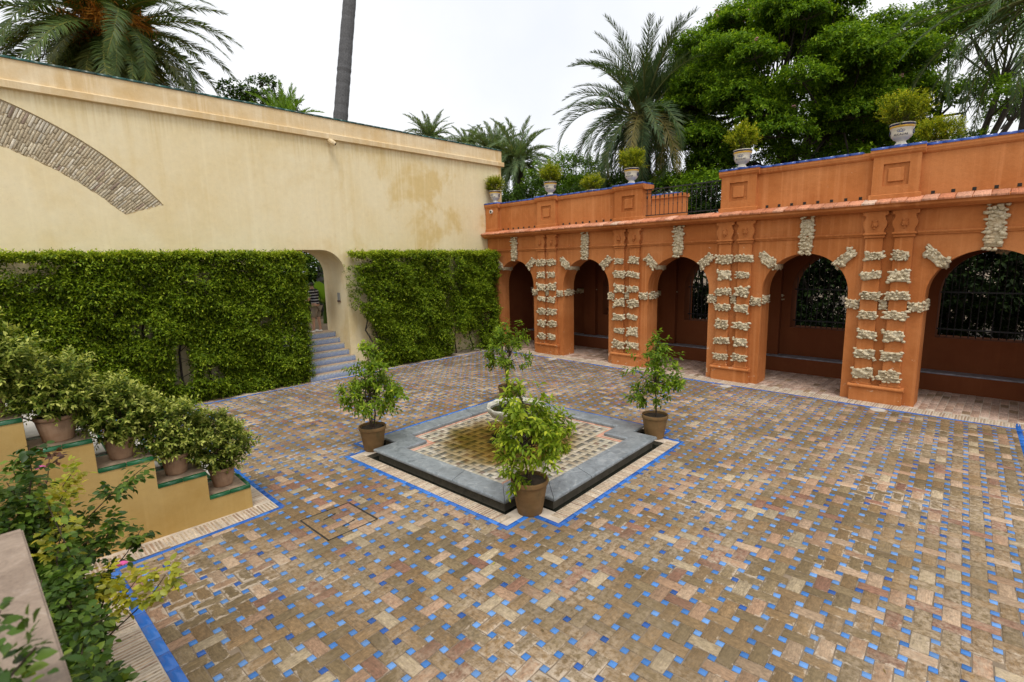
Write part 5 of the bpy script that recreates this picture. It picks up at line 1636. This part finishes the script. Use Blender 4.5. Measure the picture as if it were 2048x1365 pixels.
rose((-0.25, 5.4, 0.56), 'dense rose bush below the stepped wall at the left edge', 101, cane_set((-0.10, 4.9, 1.72), (0.20, 0.5, 0.24), 26) + [(0.21, 4.97, 2.0), (0.14, 4.7, 1.95), (0.10, 5.56, 2.0), (0.36, 4.4, 1.75)], 46, young=(26, 27), red=(28,), flower=[(0.03, 5.28, 2.0)])
rose((-0.15, 3.9, 0.56), 'rose bush with yellow green shoots beside the stone slab', 102, cane_set((0.02, 3.8, 1.35), (0.12, 0.4, 0.28), 24) + [(0.52, 3.82, 1.5), (0.38, 3.9, 1.5), (0.22, 4.15, 1.5), (0.08, 4.4, 1.82), (0.54, 4.7, 1.5)], 44, young=(24, 25, 26, 27), flower=[(0.34, 4.22, 1.5)])
rose((0.03, 3.0, 0.56), 'dark rose bush hanging over the near end of the blue border', 103, cane_set((0.09, 2.95, 1.15), (0.09, 0.35, 0.32), 24), 50)
rose((-0.62, 1.35, 1.9), 'blurred dark rose bush on the terrace in the bottom left corner', 104, cane_set((-0.14, 1.42, 2.62), (0.10, 0.12, 0.035), 10) + [(-0.30, 1.75, 2.72), (-0.05, 1.5, 2.66)], 16, Ls=0.036)

# ------------------------------------------------------------------ PERSON IN THE DOORWAY
def skinmesh(name, pts, edges, rad, mat, parent, sub=2):
    me = bpy.data.meshes.new(name)
    me.from_pydata([tuple(p) for p in pts], edges, [])
    me.materials.append(mat)
    o = link_mesh(name, me, parent)
    md = o.modifiers.new('skin', 'SKIN'); md.use_smooth_shade = True
    lay = me.skin_vertices[0].data if me.skin_vertices else None
    if lay is None:
        bm = bmesh.new(); bm.from_mesh(me); bm.verts.layers.skin.verify(); bm.to_mesh(me); bm.free()
        lay = me.skin_vertices[0].data
    for i, r in enumerate(rad):
        lay[i].radius = r if hasattr(r, '__len__') else (r, r)
        lay[i].use_root = (i == 0)
    s = o.modifiers.new('sub', 'SUBSURF'); s.levels = sub; s.render_levels = sub
    return o
pe = empty('person', (7.50, 17.0, 1.222), 0.6, 'person seen from behind in striped dark shirt and grey shorts in the doorway', 'person')
skin_m = plain('skin', (0.42, 0.24, 0.16), 0.55, bmp=0)
pts = [(0, 0, 0.90), (0, 0.02, 1.10), (0, 0.05, 1.32), (0, 0.07, 1.44), (0, 0.10, 1.50), (0, 0.13, 1.60), (0, 0.13, 1.67),
       (0.10, 0, 0.86), (0.12, 0.01, 0.48), (0.13, -0.03, 0.09), (0.14, 0.10, 0.035),
       (-0.10, 0, 0.86), (-0.13, 0.05, 0.48), (-0.15, 0.06, 0.09), (-0.16, 0.19, 0.035),
       (0.19, 0.05, 1.40), (0.26, 0.10, 1.14), (0.20, 0.30, 1.05), (-0.19, 0.05, 1.40), (-0.27, 0.08, 1.13), (-0.20, 0.30, 1.08)]
ed = [(0, 1), (1, 2), (2, 3), (3, 4), (4, 5), (5, 6), (0, 7), (7, 8), (8, 9), (9, 10), (0, 11), (11, 12), (12, 13), (13, 14), (3, 15), (15, 16), (16, 17), (3, 18), (18, 19), (19, 20)]
rd = [(.13, .10), (.14, .105), (.16, .11), (.10, .08), .055, (.075, .095), (.065, .08), .085, .058, .04, .035, .085, .058, .04, .035, .055, .042, .033, .055, .042, .033]
skinmesh('body', pts, ed, rd, skin_m, pe)
def stripe_mat():
    m, t, b = new_mat('striped_shirt')
    p = nd(t, 'ShaderNodeTexCoord').outputs['Object']
    w = nd(t, 'ShaderNodeTexWave', {'Vector': p, 'Scale': 3.2, 'Distortion': 0.3}, wave_type='BANDS', bands_direction='Z')
    c = ramp(t, w.outputs['Fac'], [(0.86, (0.012, 0.012, 0.018)), (0.9, (0.55, 0.55, 0.55))])
    t.links.new(c, b.inputs['Base Color']); b.inputs['Roughness'].default_value = 0.9
    return m
skinmesh('shirt', [(0, 0, 0.92), (0, 0.02, 1.10), (0, 0.05, 1.33), (0, 0.07, 1.455), (0.20, 0.05, 1.405), (0.255, 0.09, 1.20), (-0.20, 0.05, 1.405), (-0.262, 0.07, 1.19)], [(0, 1), (1, 2), (2, 3), (3, 4), (4, 5), (3, 6), (6, 7)], [(.165, .13), (.17, .13), (.185, .13), (.11, .085), .078, .07, .078, .07], stripe_mat(), pe)
skinmesh('shorts', [(0, 0, 0.93), (0.10, 0, 0.84), (0.122, 0.012, 0.50), (-0.10, 0, 0.84), (-0.13, 0.04, 0.50)], [(0, 1), (1, 2), (0, 3), (3, 4)], [(.16, .125), .115, .10, .115, .10], plain('khaki', (0.22, 0.18, 0.13), 0.9), pe)
mb = MB(); mb.ico((0, 0.125, 1.635), 0.088, 2, (0.95, 1.08, 0.95)); mb.build('hair', plain('dark_hair', (0.012, 0.009, 0.007), 0.6), pe, local=True, smooth=True)
for (x, y) in ((0.135, 0.03), (-0.155, 0.12)):
    mb = MB(); mb.bbox(x - 0.05, y - 0.11, 0.0, x + 0.05, y + 0.15, 0.085, 0.03); mb.build('shoe', M['white_plastic'], pe, local=True, smooth=True)
bagm = plain('black_bag', (0.01, 0.01, 0.012), 0.7)
mb = MB(); mb.bbox(0.17, -0.14, 0.68, 0.27, 0.18, 0.98, 0.03)
mb.tube([(0.22, 0.0, 0.97), (0.16, -0.10, 1.15), (0.02, -0.10, 1.35), (-0.14, 0.0, 1.47), (-0.12, 0.12, 1.42)], 0.014, 6)
mb.build('shoulder_bag', bagm, pe, local=True)

# ------------------------------------------------------------------ PALMS
def frond_mesh(L, bend, npair, lmax, w, seed, mat, sw=52, vee=22, hang=0.15, twist=0.0, bare=0.12):
    r = np.random.default_rng(seed)
    ns = 26
    th = 0.0; p = np.array([0.0, 0, 0]); C = [p.copy()]; T = []
    for i in range(ns):
        s = (i + 0.5) / ns
        ang = -bend * (s ** 1.25)
        t_ = np.array([math.cos(ang), 0, math.sin(ang)])
        T.append(t_); p = p + t_ * (L / ns); C.append(p.copy())
    T.append(T[-1]); C = np.array(C); T = np.array(T)
    s = np.linspace(bare, 0.995, npair) 
    V, F, R = [], [], []
    def samp(s):
        x = s * ns; k = np.minimum(x.astype(int), ns - 1); f = (x - k)[:, None]
        return C[k] * (1 - f) + C[k + 1] * f, unit(T[k] * (1 - f) + T[k + 1] * f)
    for sg in (-1, 1):
        ss = np.clip(s + r.normal(0, 0.004, npair), 0.02, 0.999)
        P0, TT = samp(ss)
        lat = np.tile(np.array([0, sg * 1.0, 0]), (npair, 1))
        nrm = np.cross(TT, np.array([0, 1.0, 0])) * -1
        nrm = np.where(nrm[:, 2:3] < -0.999, -nrm, nrm)
        nrm = np.stack([-TT[:, 2], np.zeros(npair), TT[:, 0]], 1)
        swr = np.radians(sw * (1.15 - 0.65 * ss) + r.normal(0, 5, npair))[:, None]
        ve = np.radians(vee + r.normal(0, 10, npair))[:, None]
        d = TT * np.cos(swr) + lat * np.sin(swr) * np.cos(ve) + nrm * np.sin(swr) * np.sin(ve)
        ln = (lmax * np.sin(np.pi * (0.16 + 0.80 * ss)) ** 0.55 * r.uniform(0.88, 1.08, npair))[:, None]
        m_ = P0 + d * ln * 0.5; tip = P0 + d * ln + np.array([0, 0, -1.0]) * ln * hang
        wv = TT * w * 0.5
        Vq = np.stack([P0 - wv * 0.6, m_ - wv, tip, m_ + wv, P0 + wv * 0.6], 1).reshape(-1, 3)
        b = np.arange(npair)[:, None] * 5 + sum(len(q) for q in V)
        F.append(np.concatenate([b + np.array([[0, 1, 3]]), b + np.array([[0, 3, 4]]), b + np.array([[1, 2, 3]])], 1).reshape(-1, 3))
        V.append(Vq); R.append(np.repeat(np.clip(r.normal(0.4, 0.2, npair), 0, 0.9), 5))
    # rib
    n0 = sum(len(q) for q in V)
    rw = np.linspace(0.055, 0.008, ns + 1)[:, None] * (L / 4.5)
    A = C + np.array([0, 1.0, 0]) * rw; B = C - np.array([0, 1.0, 0]) * rw; Dn = C + np.array([0, 0, -1.0]) * rw * 1.1
    V.append(np.concatenate([A, B, Dn])); R.append(np.full(3 * (ns + 1), 1.0))
    ff = []
    m = ns + 1
    for i in range(ns):
        for (u_, v_) in ((0, m), (m, 2 * m), (2 * m, 0)):
            ff += [(n0 + u_ + i, n0 + u_ + i + 1, n0 + v_ + i + 1), (n0 + u_ + i, n0 + v_ + i + 1, n0 + v_ + i)]
    F.append(np.array(ff))
    return np_mesh('frond', np.concatenate(V), np.concatenate(F), mat, {'rnd': np.concatenate(R)})

def palm(base, crown, label, seed, fronds, meshes, trunk_r=(0.35, 0.3), skirt=True, trunk_mat='bark', group='palms beyond the walls', name='palm_tree', tseg=10):
    """fronds: list of (count, elev_lo, elev_hi, mesh index list, scale)"""
    r = random.Random(seed)
    root = empty(name, base, 0, label, 'palm tree', group)
    b, c = Vector(base), Vector(crown)
    mb = MB()
    pts, rad = [], []
    for k in range(tseg * 3 + 1):
        t = k / (tseg * 3)
        p = b.lerp(c, t); p.x += 0.12 * math.sin(t * 3.0); 
        pts.append(p); rad.append((trunk_r[0] * (1 - t) + trunk_r[1] * t) * (1.05 if k % 2 else 0.97))
    mb.tube(pts, rad, 14); mb.build('trunk', M[trunk_mat], root)
    if skirt:
        mb = MB(); mb.lathe([(trunk_r[1], -1.1), (trunk_r[1] * 1.5, -0.6), (trunk_r[1] * 1.7, -0.2), (trunk_r[1] * 1.2, 0.2), (0.05, 0.5)], c.x, c.y, c.z, 14, 7, 0.12); mb.build('crown_base', M['darkbark'], root)
    gold = 0
    for (n, lo, hi, ms, sc) in fronds:
        for k in range(n):
            az = gold; gold += 2.39996
            el = math.radians(lo + (hi - lo) * (k + r.random()) / n)
            o = link_mesh('frond', meshes[r.choice(ms)], root)
            o.location = c - b + Vector((math.cos(az) * trunk_r[1] * 0.8, math.sin(az) * trunk_r[1] * 0.8, r.uniform(-0.2, 0.3)))
            o.rotation_euler = (r.uniform(-0.35, 0.35), -el, az + r.uniform(-.2, .2))
            s = sc * r.uniform(0.88, 1.08)
            o.scale = (s, s, s)
    return root
CN = [frond_mesh(5.6, b, 95, 0.72, 0.085, 200 + i, M['palm'], 60, 8, 0.12) for i, b in enumerate((0.9, 1.25, 1.6, 1.9))] + [frond_mesh(4.6, 0.7, 95, 0.74, 0.085, 205, M['palmold'] if 'palmold' in M else leaf_mat('older_palm_leaflet', [(0.0, (0.07, 0.095, 0.022)), (0.6, (0.135, 0.155, 0.035)), (1.0, (0.34, 0.30, 0.07))], 0.2, 0.45), 62, 4, 0.08)]
big = palm((5.1, 31.8, 1.2), (5.1, 31.8, 14.6), 'large palm with orange fruit clusters behind the cream wall at the left', 1,
     [(16, 50, 80, [0, 1], 1.0), (22, 15, 50, [1, 2], 1.0), (22, -12, 18, [1, 2, 3], 1.0), (34, -62, -15, [4, 4, 0], 0.98), (22, -78, -50, [4], 0.9)], CN, (0.55, 0.5))
def fruit_cluster(r, n=90):
    pos = r.normal(0, 0.12, (n, 3)); d = unit(np.stack([r.normal(0, .6, n), r.normal(0, .6, n), r.normal(-0.6, .4, n)], 1))
    return pos, d, unit(r.normal(size=(n, 3))), r.uniform(0.5, 1.0, n), np.full(n, 0.04), r.random(n)
rf = np.random.default_rng(9)
V, F, R = leaf_geo(*fruit_cluster(rf, 170))
fm = np_mesh('fruit_cluster', V, F, M['dates'], {'rnd': R})
for k in range(9):
    o = link_mesh('fruit_cluster', fm, big)
    a = -2.36 + (k - 4) * 0.42
    o.location = (1.35 * math.cos(a), 1.35 * math.sin(a), 13.4 + 0.25 + rf.normal(0, 0.35)); o.rotation_euler = (0, 0, a); o.scale = (1.15, 1.15, 1.15)
# bare tall trunk right of it
pt = empty('tall_palm_trunk', (10.5, 23.33, 1.2), 0, 'tall bare grey palm trunk rising behind the cream wall', 'palm tree')
mb = MB()
pts = [Vector((10.5, 23.33, 1.2)).lerp(Vector((14.6, 23.9, 22.0)), k / 120) + Vector((0.08 * math.sin(k * 0.05), 0, 0)) for k in range(121)]
mb.tube(pts, [0.37 - 0.0009 * k + random.uniform(-0.008, 0.012) + (0.010 if k % 3 == 0 else 0) for k in range(121)], 16); mb.build('trunk', plain('grey_palm_trunk', (0.085, 0.085, 0.088), 0.9, var=0.3, scale=14, bmp=0.8), pt)
WM = [frond_mesh(3.2, b, 44, 0.5, 0.07, 230 + i, M['palmdull'], 50, 25, 0.2) for i, b in enumerate((0.5, 1.1, 1.7))]
palm_crown = [(8, 45, 80, [0, 1], 1.0), (12, 5, 45, [1, 2], 1.0), (10, -35, 5, [2], 0.95)]
for k in range(26):      # crown of the tall palm, above the frame
    o = link_mesh('frond', WM[k % 3], pt); o.location = Vector((14.6, 23.9, 22.2)) - pt.location; o.rotation_euler = (0, math.radians(60 - k * 4), k * 2.4); 
DT = [frond_mesh(4.9, b, 64, 0.72, 0.065, 240 + i, M['palmdull'], 46, 30, 0.10, bare=0.16) for i, b in enumerate((1.0, 1.5, 1.9, 2.2))] + [frond_mesh(4.6, 1.7, 60, 0.7, 0.065, 246, M['palmdry'], 46, 20, 0.2, bare=0.16)]
palm((25.5, 14.3, 0.35), (25.25, 15.1, 11.0), 'tall date palm with drooping grey green fronds in front of the big tree', 2,
     [(24, 62, 86, [0, 0, 1], 0.98), (20, 30, 62, [0, 1], 1.05), (16, 0, 30, [1, 2, 3], 1.05), (22, -30, 5, [2, 3, 3, 4], 1.1), (24, -75, -30, [1, 4, 2, 0], 1.0)], DT, (0.26, 0.27), trunk_mat='darkbark')
SM = [frond_mesh(3.0, b, 54, 0.5, 0.075, 250 + i, M['palmhaze'], 48, 26, 0.1) for i, b in enumerate((0.8, 1.4, 1.9))]
std = [(14, 55, 85, [0, 0, 1], 0.95), (18, 22, 55, [0, 1], 1.0), (18, -5, 22, [1, 2], 1.0), (16, -45, -5, [1, 2], 0.9)]
palm((24.9, 24.4, 1.2), (25.5, 24.6, 10.0), 'date palm with a slim dark trunk just right of the cream wall end', 3, std, SM, (0.28, 0.26), trunk_mat='darkbark')
palm((28.6, 30.5, 1.2), (28.75, 30.5, 11.9), 'paler palm crown showing behind the date palm at the cream wall end', 4, std, SM, (0.28, 0.26))
palm((31.7, 42.7, 1.2), (31.7, 42.7, 15.6), 'distant palm crown above the cream wall, left of two', 5, std, SM, (0.3, 0.28))
palm((37.7, 43.9, 1.2), (37.7, 43.9, 15.7), 'smaller distant palm crown just over the cream wall coping', 6, std, SM, (0.3, 0.28))
BG = [frond_mesh(1.9, b, 34, 0.40, 0.07, 260 + i, M['banana'], 44, 30, 0.02) for i, b in enumerate((0.25, 0.6))]
palm((11.5, 28.2, 1.2), (11.6, 28.2, 10.9), 'bright green stiff palm head peeping over the cream wall', 7, [(12, 45, 85, [0], 1.0), (14, 5, 45, [0, 1], 1.0)], BG, (0.22, 0.2))
RP = [frond_mesh(5.0, b, 60, 0.6, 0.06, 270 + i, M['palmdull'], 44, 15, 0.25, bare=0.14) for i, b in enumerate((0.7, 1.1, 1.5))]
palm((25.4, 0.2, 0.35), (25.6, 0.2, 11.9), 'palm with long drooping fronds entering from the top right corner', 8, [(10, 30, 75, [0, 1], 1.0), (14, -5, 30, [1, 2], 1.0), (14, -45, -5, [1, 2], 1.0)], RP, (0.3, 0.3), trunk_mat='darkbark')

# ------------------------------------------------------------------ BROADLEAF TREES
def tree(base, label, seed, fork, clusters, mat, trunk_r=0.4, nleaf=420, L=0.19, W=0.10, group='trees beyond the walls', flowers=None, name='broadleaf_tree', barkm='darkbark', droop=0.3, tip=0.35, r0=0.3):
    """clusters: list of (centre, radius)"""
    r = np.random.default_rng(seed)
    root = empty(name, base, 0, label, 'tree', group)
    mb = MB()
    b, f = np.array(base), np.array(fork)
    mb.tube([b, b * .6 + f * .4 + r.normal(0, .08, 3), f], [trunk_r, trunk_r * .85, trunk_r * .75], 12)
    # limbs: group the clusters by direction and run curved limbs out to each
    order = r.permutation(len(clusters))
    hubs = []
    for q in range(min(7, len(clusters))):
        c = np.array(clusters[order[q]][0])
        h = f * 0.5 + c * 0.5 + np.array([0, 0, 0.4]) + r.normal(0, 0.3, 3)
        mb.tube([f, f * .6 + h * .4 + np.array([0, 0, .3]), h], [trunk_r * .5, trunk_r * .36, trunk_r * .26], 9); hubs.append(h)
    parts = []
    for c, rad in clusters:
        c = np.array(c)
        h = min(hubs, key=lambda q: np.linalg.norm(q - c))
        m = h * .5 + c * .5 + r.normal(0, .25, 3)
        mb.tube([h, m, c], [trunk_r * .17, trunk_r * .1, 0.02], 6)
        n = max(8, int(nleaf * rad * rad / 6))
        u = unit(r.normal(size=(n, 3))); u[:, 2] = np.where(u[:, 2] < -0.15, -u[:, 2] * 0.6, u[:, 2])
        s = 0.55 + 0.45 * r.random(n) ** 0.5
        pts = c + u * s[:, None] * np.array([rad, rad, rad * 0.62]) * (1 + 0.18 * np.sin(u[:, :1] * 6 + c[0]))
        for q in range(6):
            mb.tube([c, pts[q]], [0.02, 0.008], 4)
        d = u * 0.8 + np.array([0, 0, 0.25]) + r.normal(0, .35, (n, 3))
        parts.append(twigs(pts, d, r.uniform(0.15, 0.38, n), 6, L, W, r0, 0.17, tip, droop, 0.95, r))
    mb.build('trunk', M[barkm], root)
    foliage('crown', root, parts, M[mat], local=False)
    if flowers:
        mb = MB()
        for k in range(flowers):
            c, rad = clusters[r.integers(len(clusters))]
            u = unit(r.normal(size=3)); u[2] = abs(u[2]) + 0.3; u[0] -= 0.5; u[1] -= 0.4; u = unit(u)
            q = np.array(c) + u * np.array([rad, rad, rad * .65]) * 1.05
            for w in range(4): mb.ico(tuple(q + r.normal(0, .06, 3)), 0.07, 1, (1, 1, .6))
        mb.build('blossom', M['palepink'], root)
    return root
def crown(n, c, rad, cr, seed, lo=0.55, zmin=-0.6, face=None):
    r = np.random.default_rng(seed)
    out = []
    while len(out) < n:
        u = unit(r.normal(size=3))
        if u[2] < zmin: continue
        if face is not None and u @ np.array(face) < -0.45: continue
        s = lo + (1 - lo) * r.random() ** 0.5
        out.append((tuple(np.array(c) + u * s * np.array(rad)), r.uniform(*cr)))
    return out
tree((31.2, 8.6, 0.35), 'huge spreading tree with pink blossoms behind the arcade', 301, (31.0, 8.8, 6.6), crown(130, (30.5, 10.0, 10.9), (6.4, 6.4, 5.1), (0.95, 1.6), 5, 0.5, -0.75, (-0.72, -0.68, 0)) + [((26.8, 12.2, 7.3), 1.6), ((25.2, 13.0, 7.0), 1.3), ((24.5, 10.8, 6.6), 1.5), ((23.8, 11.6, 5.6), 1.4), ((26.5, 9.0, 6.6), 1.6), ((25.6, 7.4, 6.4), 1.5), ((27.2, 5.6, 6.8), 1.6)], 'tree', 0.5, 1500, 0.22, 0.10, flowers=70, tip=0.5, r0=0.22)
tree((37.0, 2.6, 0.35), 'dark open-branched tree at the right behind the huge tree', 302, (36.6, 2.6, 6.0), crown(30, (37.0, 2.4, 12.6), (5.0, 5.0, 4.6), (0.9, 1.5), 15, 0.5, -0.5, (-0.7, -0.7, 0)) + [((33.0, 2.4, 8.6), 0.8), ((32.0, 1.0, 10.0), 0.9), ((34.0, 0.6, 7.4), 0.8), ((33.4, 3.4, 7.6), 0.9)], 'tree', 0.45, 700, 0.24, 0.12)
tree((26.5, 20.2, 1.2), 'loose light green tree between the two date palms', 303, (26.2, 20.2, 4.5), crown(22, (26.3, 20.6, 7.6), (2.8, 2.8, 2.2), (0.8, 1.3), 25, 0.4), 'tree', 0.22, 420, 0.22, 0.10)
tree((24.0, 21.6, 1.2), 'low bushy tree right of the slim-trunked date palm', 304, (24.0, 21.6, 3.4), crown(16, (24.0, 21.2, 6.6), (2.6, 2.8, 1.6), (0.7, 1.1), 26, 0.4), 'tree2', 0.18, 480, 0.22, 0.11)
tree((30.5, 27.5, 1.2), 'distant tree behind the corner of the two walls', 305, (30.5, 27.5, 4.0), crown(20, (30.0, 26.5, 6.8), (5.0, 6.0, 1.8), (0.8, 1.3), 27, 0.3), 'tree2', 0.25, 280, 0.24, 0.12)
tree((24.0, 16.4, 0.35), 'dark tree low behind the first parapet urns', 306, (24.0, 16.4, 3.2), crown(24, (25.0, 16.4, 5.9), (2.8, 4.4, 1.7), (0.8, 1.3), 28, 0.3), 'tree2', 0.22, 900, 0.22, 0.11)
tree((12.4, 33.4, 1.2), 'thin leafy tree behind the right side of the large palm', 307, (12.2, 33.2, 8.5), crown(16, (12.2, 32.6, 12.6), (2.2, 2.2, 2.0), (0.5, 0.85), 29, 0.4), 'tree2', 0.2, 700, 0.24, 0.14)
tree((16.2, 34.0, 1.2), 'sparse twiggy tree top over the cream wall left of the tall trunk', 308, (16.0, 34.0, 7.5), crown(10, (15.6, 34.0, 11.0), (1.6, 1.6, 1.1), (0.45, 0.75), 31, 0.4), 'tree2', 0.15, 260, 0.22, 0.13)

# garden seen through the grilles: shrubs with shade put into the leaf colour, a clipped hedge and trunks
def mass(loc, rad, label, seed, n, mat='tree2', L=0.2, W=0.1, name='garden_shrub', cat='shrub', group='shrubs in the gardens'):
    r = np.random.default_rng(seed)
    root = empty(name, (loc[0], loc[1], loc[2] - rad[2]), 0, label, cat, group)
    pts, u = ball_points(n, loc, rad, 0.6, r, 0.15, seed)
    foliage('foliage', root, [twigs(pts, u + np.array([0, 0, .4]) + r.normal(0, .3, (n, 3)), r.uniform(.15, .35, n), 6, L, W, 0.3, 0.2, 0.35, 0.2, 0.9, r)], M[mat], local=False)
    mb = MB()
    for k in range(6):
        e = pts[k]; mb.tube([(loc[0] + r.normal(0, .1), loc[1] + r.normal(0, .1), loc[2] - rad[2]), tuple((np.array(loc) + e) / 2), tuple(e)], [0.05, 0.03, 0.01], 6)
    mb.build('stems', M['darkbark'], root)
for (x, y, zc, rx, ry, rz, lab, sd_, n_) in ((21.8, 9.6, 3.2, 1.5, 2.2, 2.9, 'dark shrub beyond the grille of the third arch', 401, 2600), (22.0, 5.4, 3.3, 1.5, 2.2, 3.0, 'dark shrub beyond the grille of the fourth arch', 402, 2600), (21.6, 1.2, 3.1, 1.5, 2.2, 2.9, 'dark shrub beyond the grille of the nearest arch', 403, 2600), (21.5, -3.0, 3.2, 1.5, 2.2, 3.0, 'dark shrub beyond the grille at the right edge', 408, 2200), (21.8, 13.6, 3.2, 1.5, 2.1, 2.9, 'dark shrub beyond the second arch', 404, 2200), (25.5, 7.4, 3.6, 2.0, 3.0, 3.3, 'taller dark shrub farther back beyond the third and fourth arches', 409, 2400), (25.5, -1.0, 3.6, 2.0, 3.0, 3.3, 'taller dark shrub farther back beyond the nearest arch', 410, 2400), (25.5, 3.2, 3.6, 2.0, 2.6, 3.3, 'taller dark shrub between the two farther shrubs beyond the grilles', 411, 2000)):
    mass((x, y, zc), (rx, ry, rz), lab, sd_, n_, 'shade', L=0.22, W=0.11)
mass((10.6, 26.0, 4.6), (2.6, 2.0, 3.4), 'tall leafy shrub farther back behind the doorway', 412, 2600, 'tree', 0.34, 0.19)
mass((9.3, 22.6, 3.0), (1.9, 1.5, 1.9), 'dark green shrub in the garden behind the doorway', 405, 900, 'tree2')
bn = empty('banana_plant', (9.0, 19.6, 1.2), 0, 'bright banana leaves seen through the doorway', 'plant')
mb = MB(); mb.tube([(9.0, 19.6, 1.2), (9.02, 19.6, 2.2)], [0.1, 0.06], 10); mb.build('stem', M['banana'], bn)
for k, (az, el, L) in enumerate(((2.6, 1.25, 1.3), (3.9, 1.15, 1.3), (1.2, 1.0, 1.2), (5.2, 0.9, 1.2), (3.2, 0.6, 1.1))):
    d0 = Vector((math.cos(az) * math.cos(el), math.sin(az) * math.cos(el), math.sin(el)))
    side = Vector((-math.sin(az), math.cos(az), 0))
    V, F = [], []
    for i in range(9):
        t = i / 8; c = Vector((9.02, 19.6, 2.0)) + d0 * L * t - Vector((0, 0, 1)) * 0.25 * L * t * t
        w = 0.26 * math.sin(math.pi * (0.08 + 0.90 * t)) ** 0.7
        V += [c - side * w + Vector((0, 0, 0.05)), c, c + side * w + Vector((0, 0, 0.05))]
        if i: 
            o_ = (i - 1) * 3; F += [(o_, o_ + 1, o_ + 4, o_ + 3), (o_ + 1, o_ + 2, o_ + 5, o_ + 4)]
    V = np.array([tuple(v - bn.location) for v in V])
    link_mesh('leaf', np_mesh('leaf', V, np.array(F), M['banana'], {'rnd': np.full(len(V), 0.3 + 0.1 * k)}, True), bn)

# ------------------------------------------------------------------ fallen leaves on the paving
r = np.random.default_rng(55)
n = 90
aa = r.uniform(1.2, 13.0, n); bb = r.uniform(-0.6, 14.0, n)
ok = np.array([paved(a, b) for a, b in zip(aa, bb)])
pos = np.array([(*fl(a, b), 0.008) for a, b in zip(aa[ok], bb[ok])])
th = r.uniform(0, 6.28, len(pos))
V, F, R = leaf_geo(pos, np.stack([np.cos(th), np.sin(th), r.normal(0.05, .08, len(pos))], 1), np.array([0, 0, 1.0]) + r.normal(0, .12, (len(pos), 3)), r.uniform(0.03, 0.065, len(pos)), r.uniform(0.012, 0.026, len(pos)), r.random(len(pos)))
o = link_mesh('fallen_leaves', np_mesh('fallen_leaves', V, F, leaf_mat('dry_leaf', [(0.0, (0.10, 0.06, 0.02)), (0.6, (0.22, 0.15, 0.04)), (1.0, (0.36, 0.36, 0.05))], 0.1, 0.7), {'rnd': R}))
tag(o, 'scattered dry fallen leaves on the brick paving', 'leaves', kind='stuff')
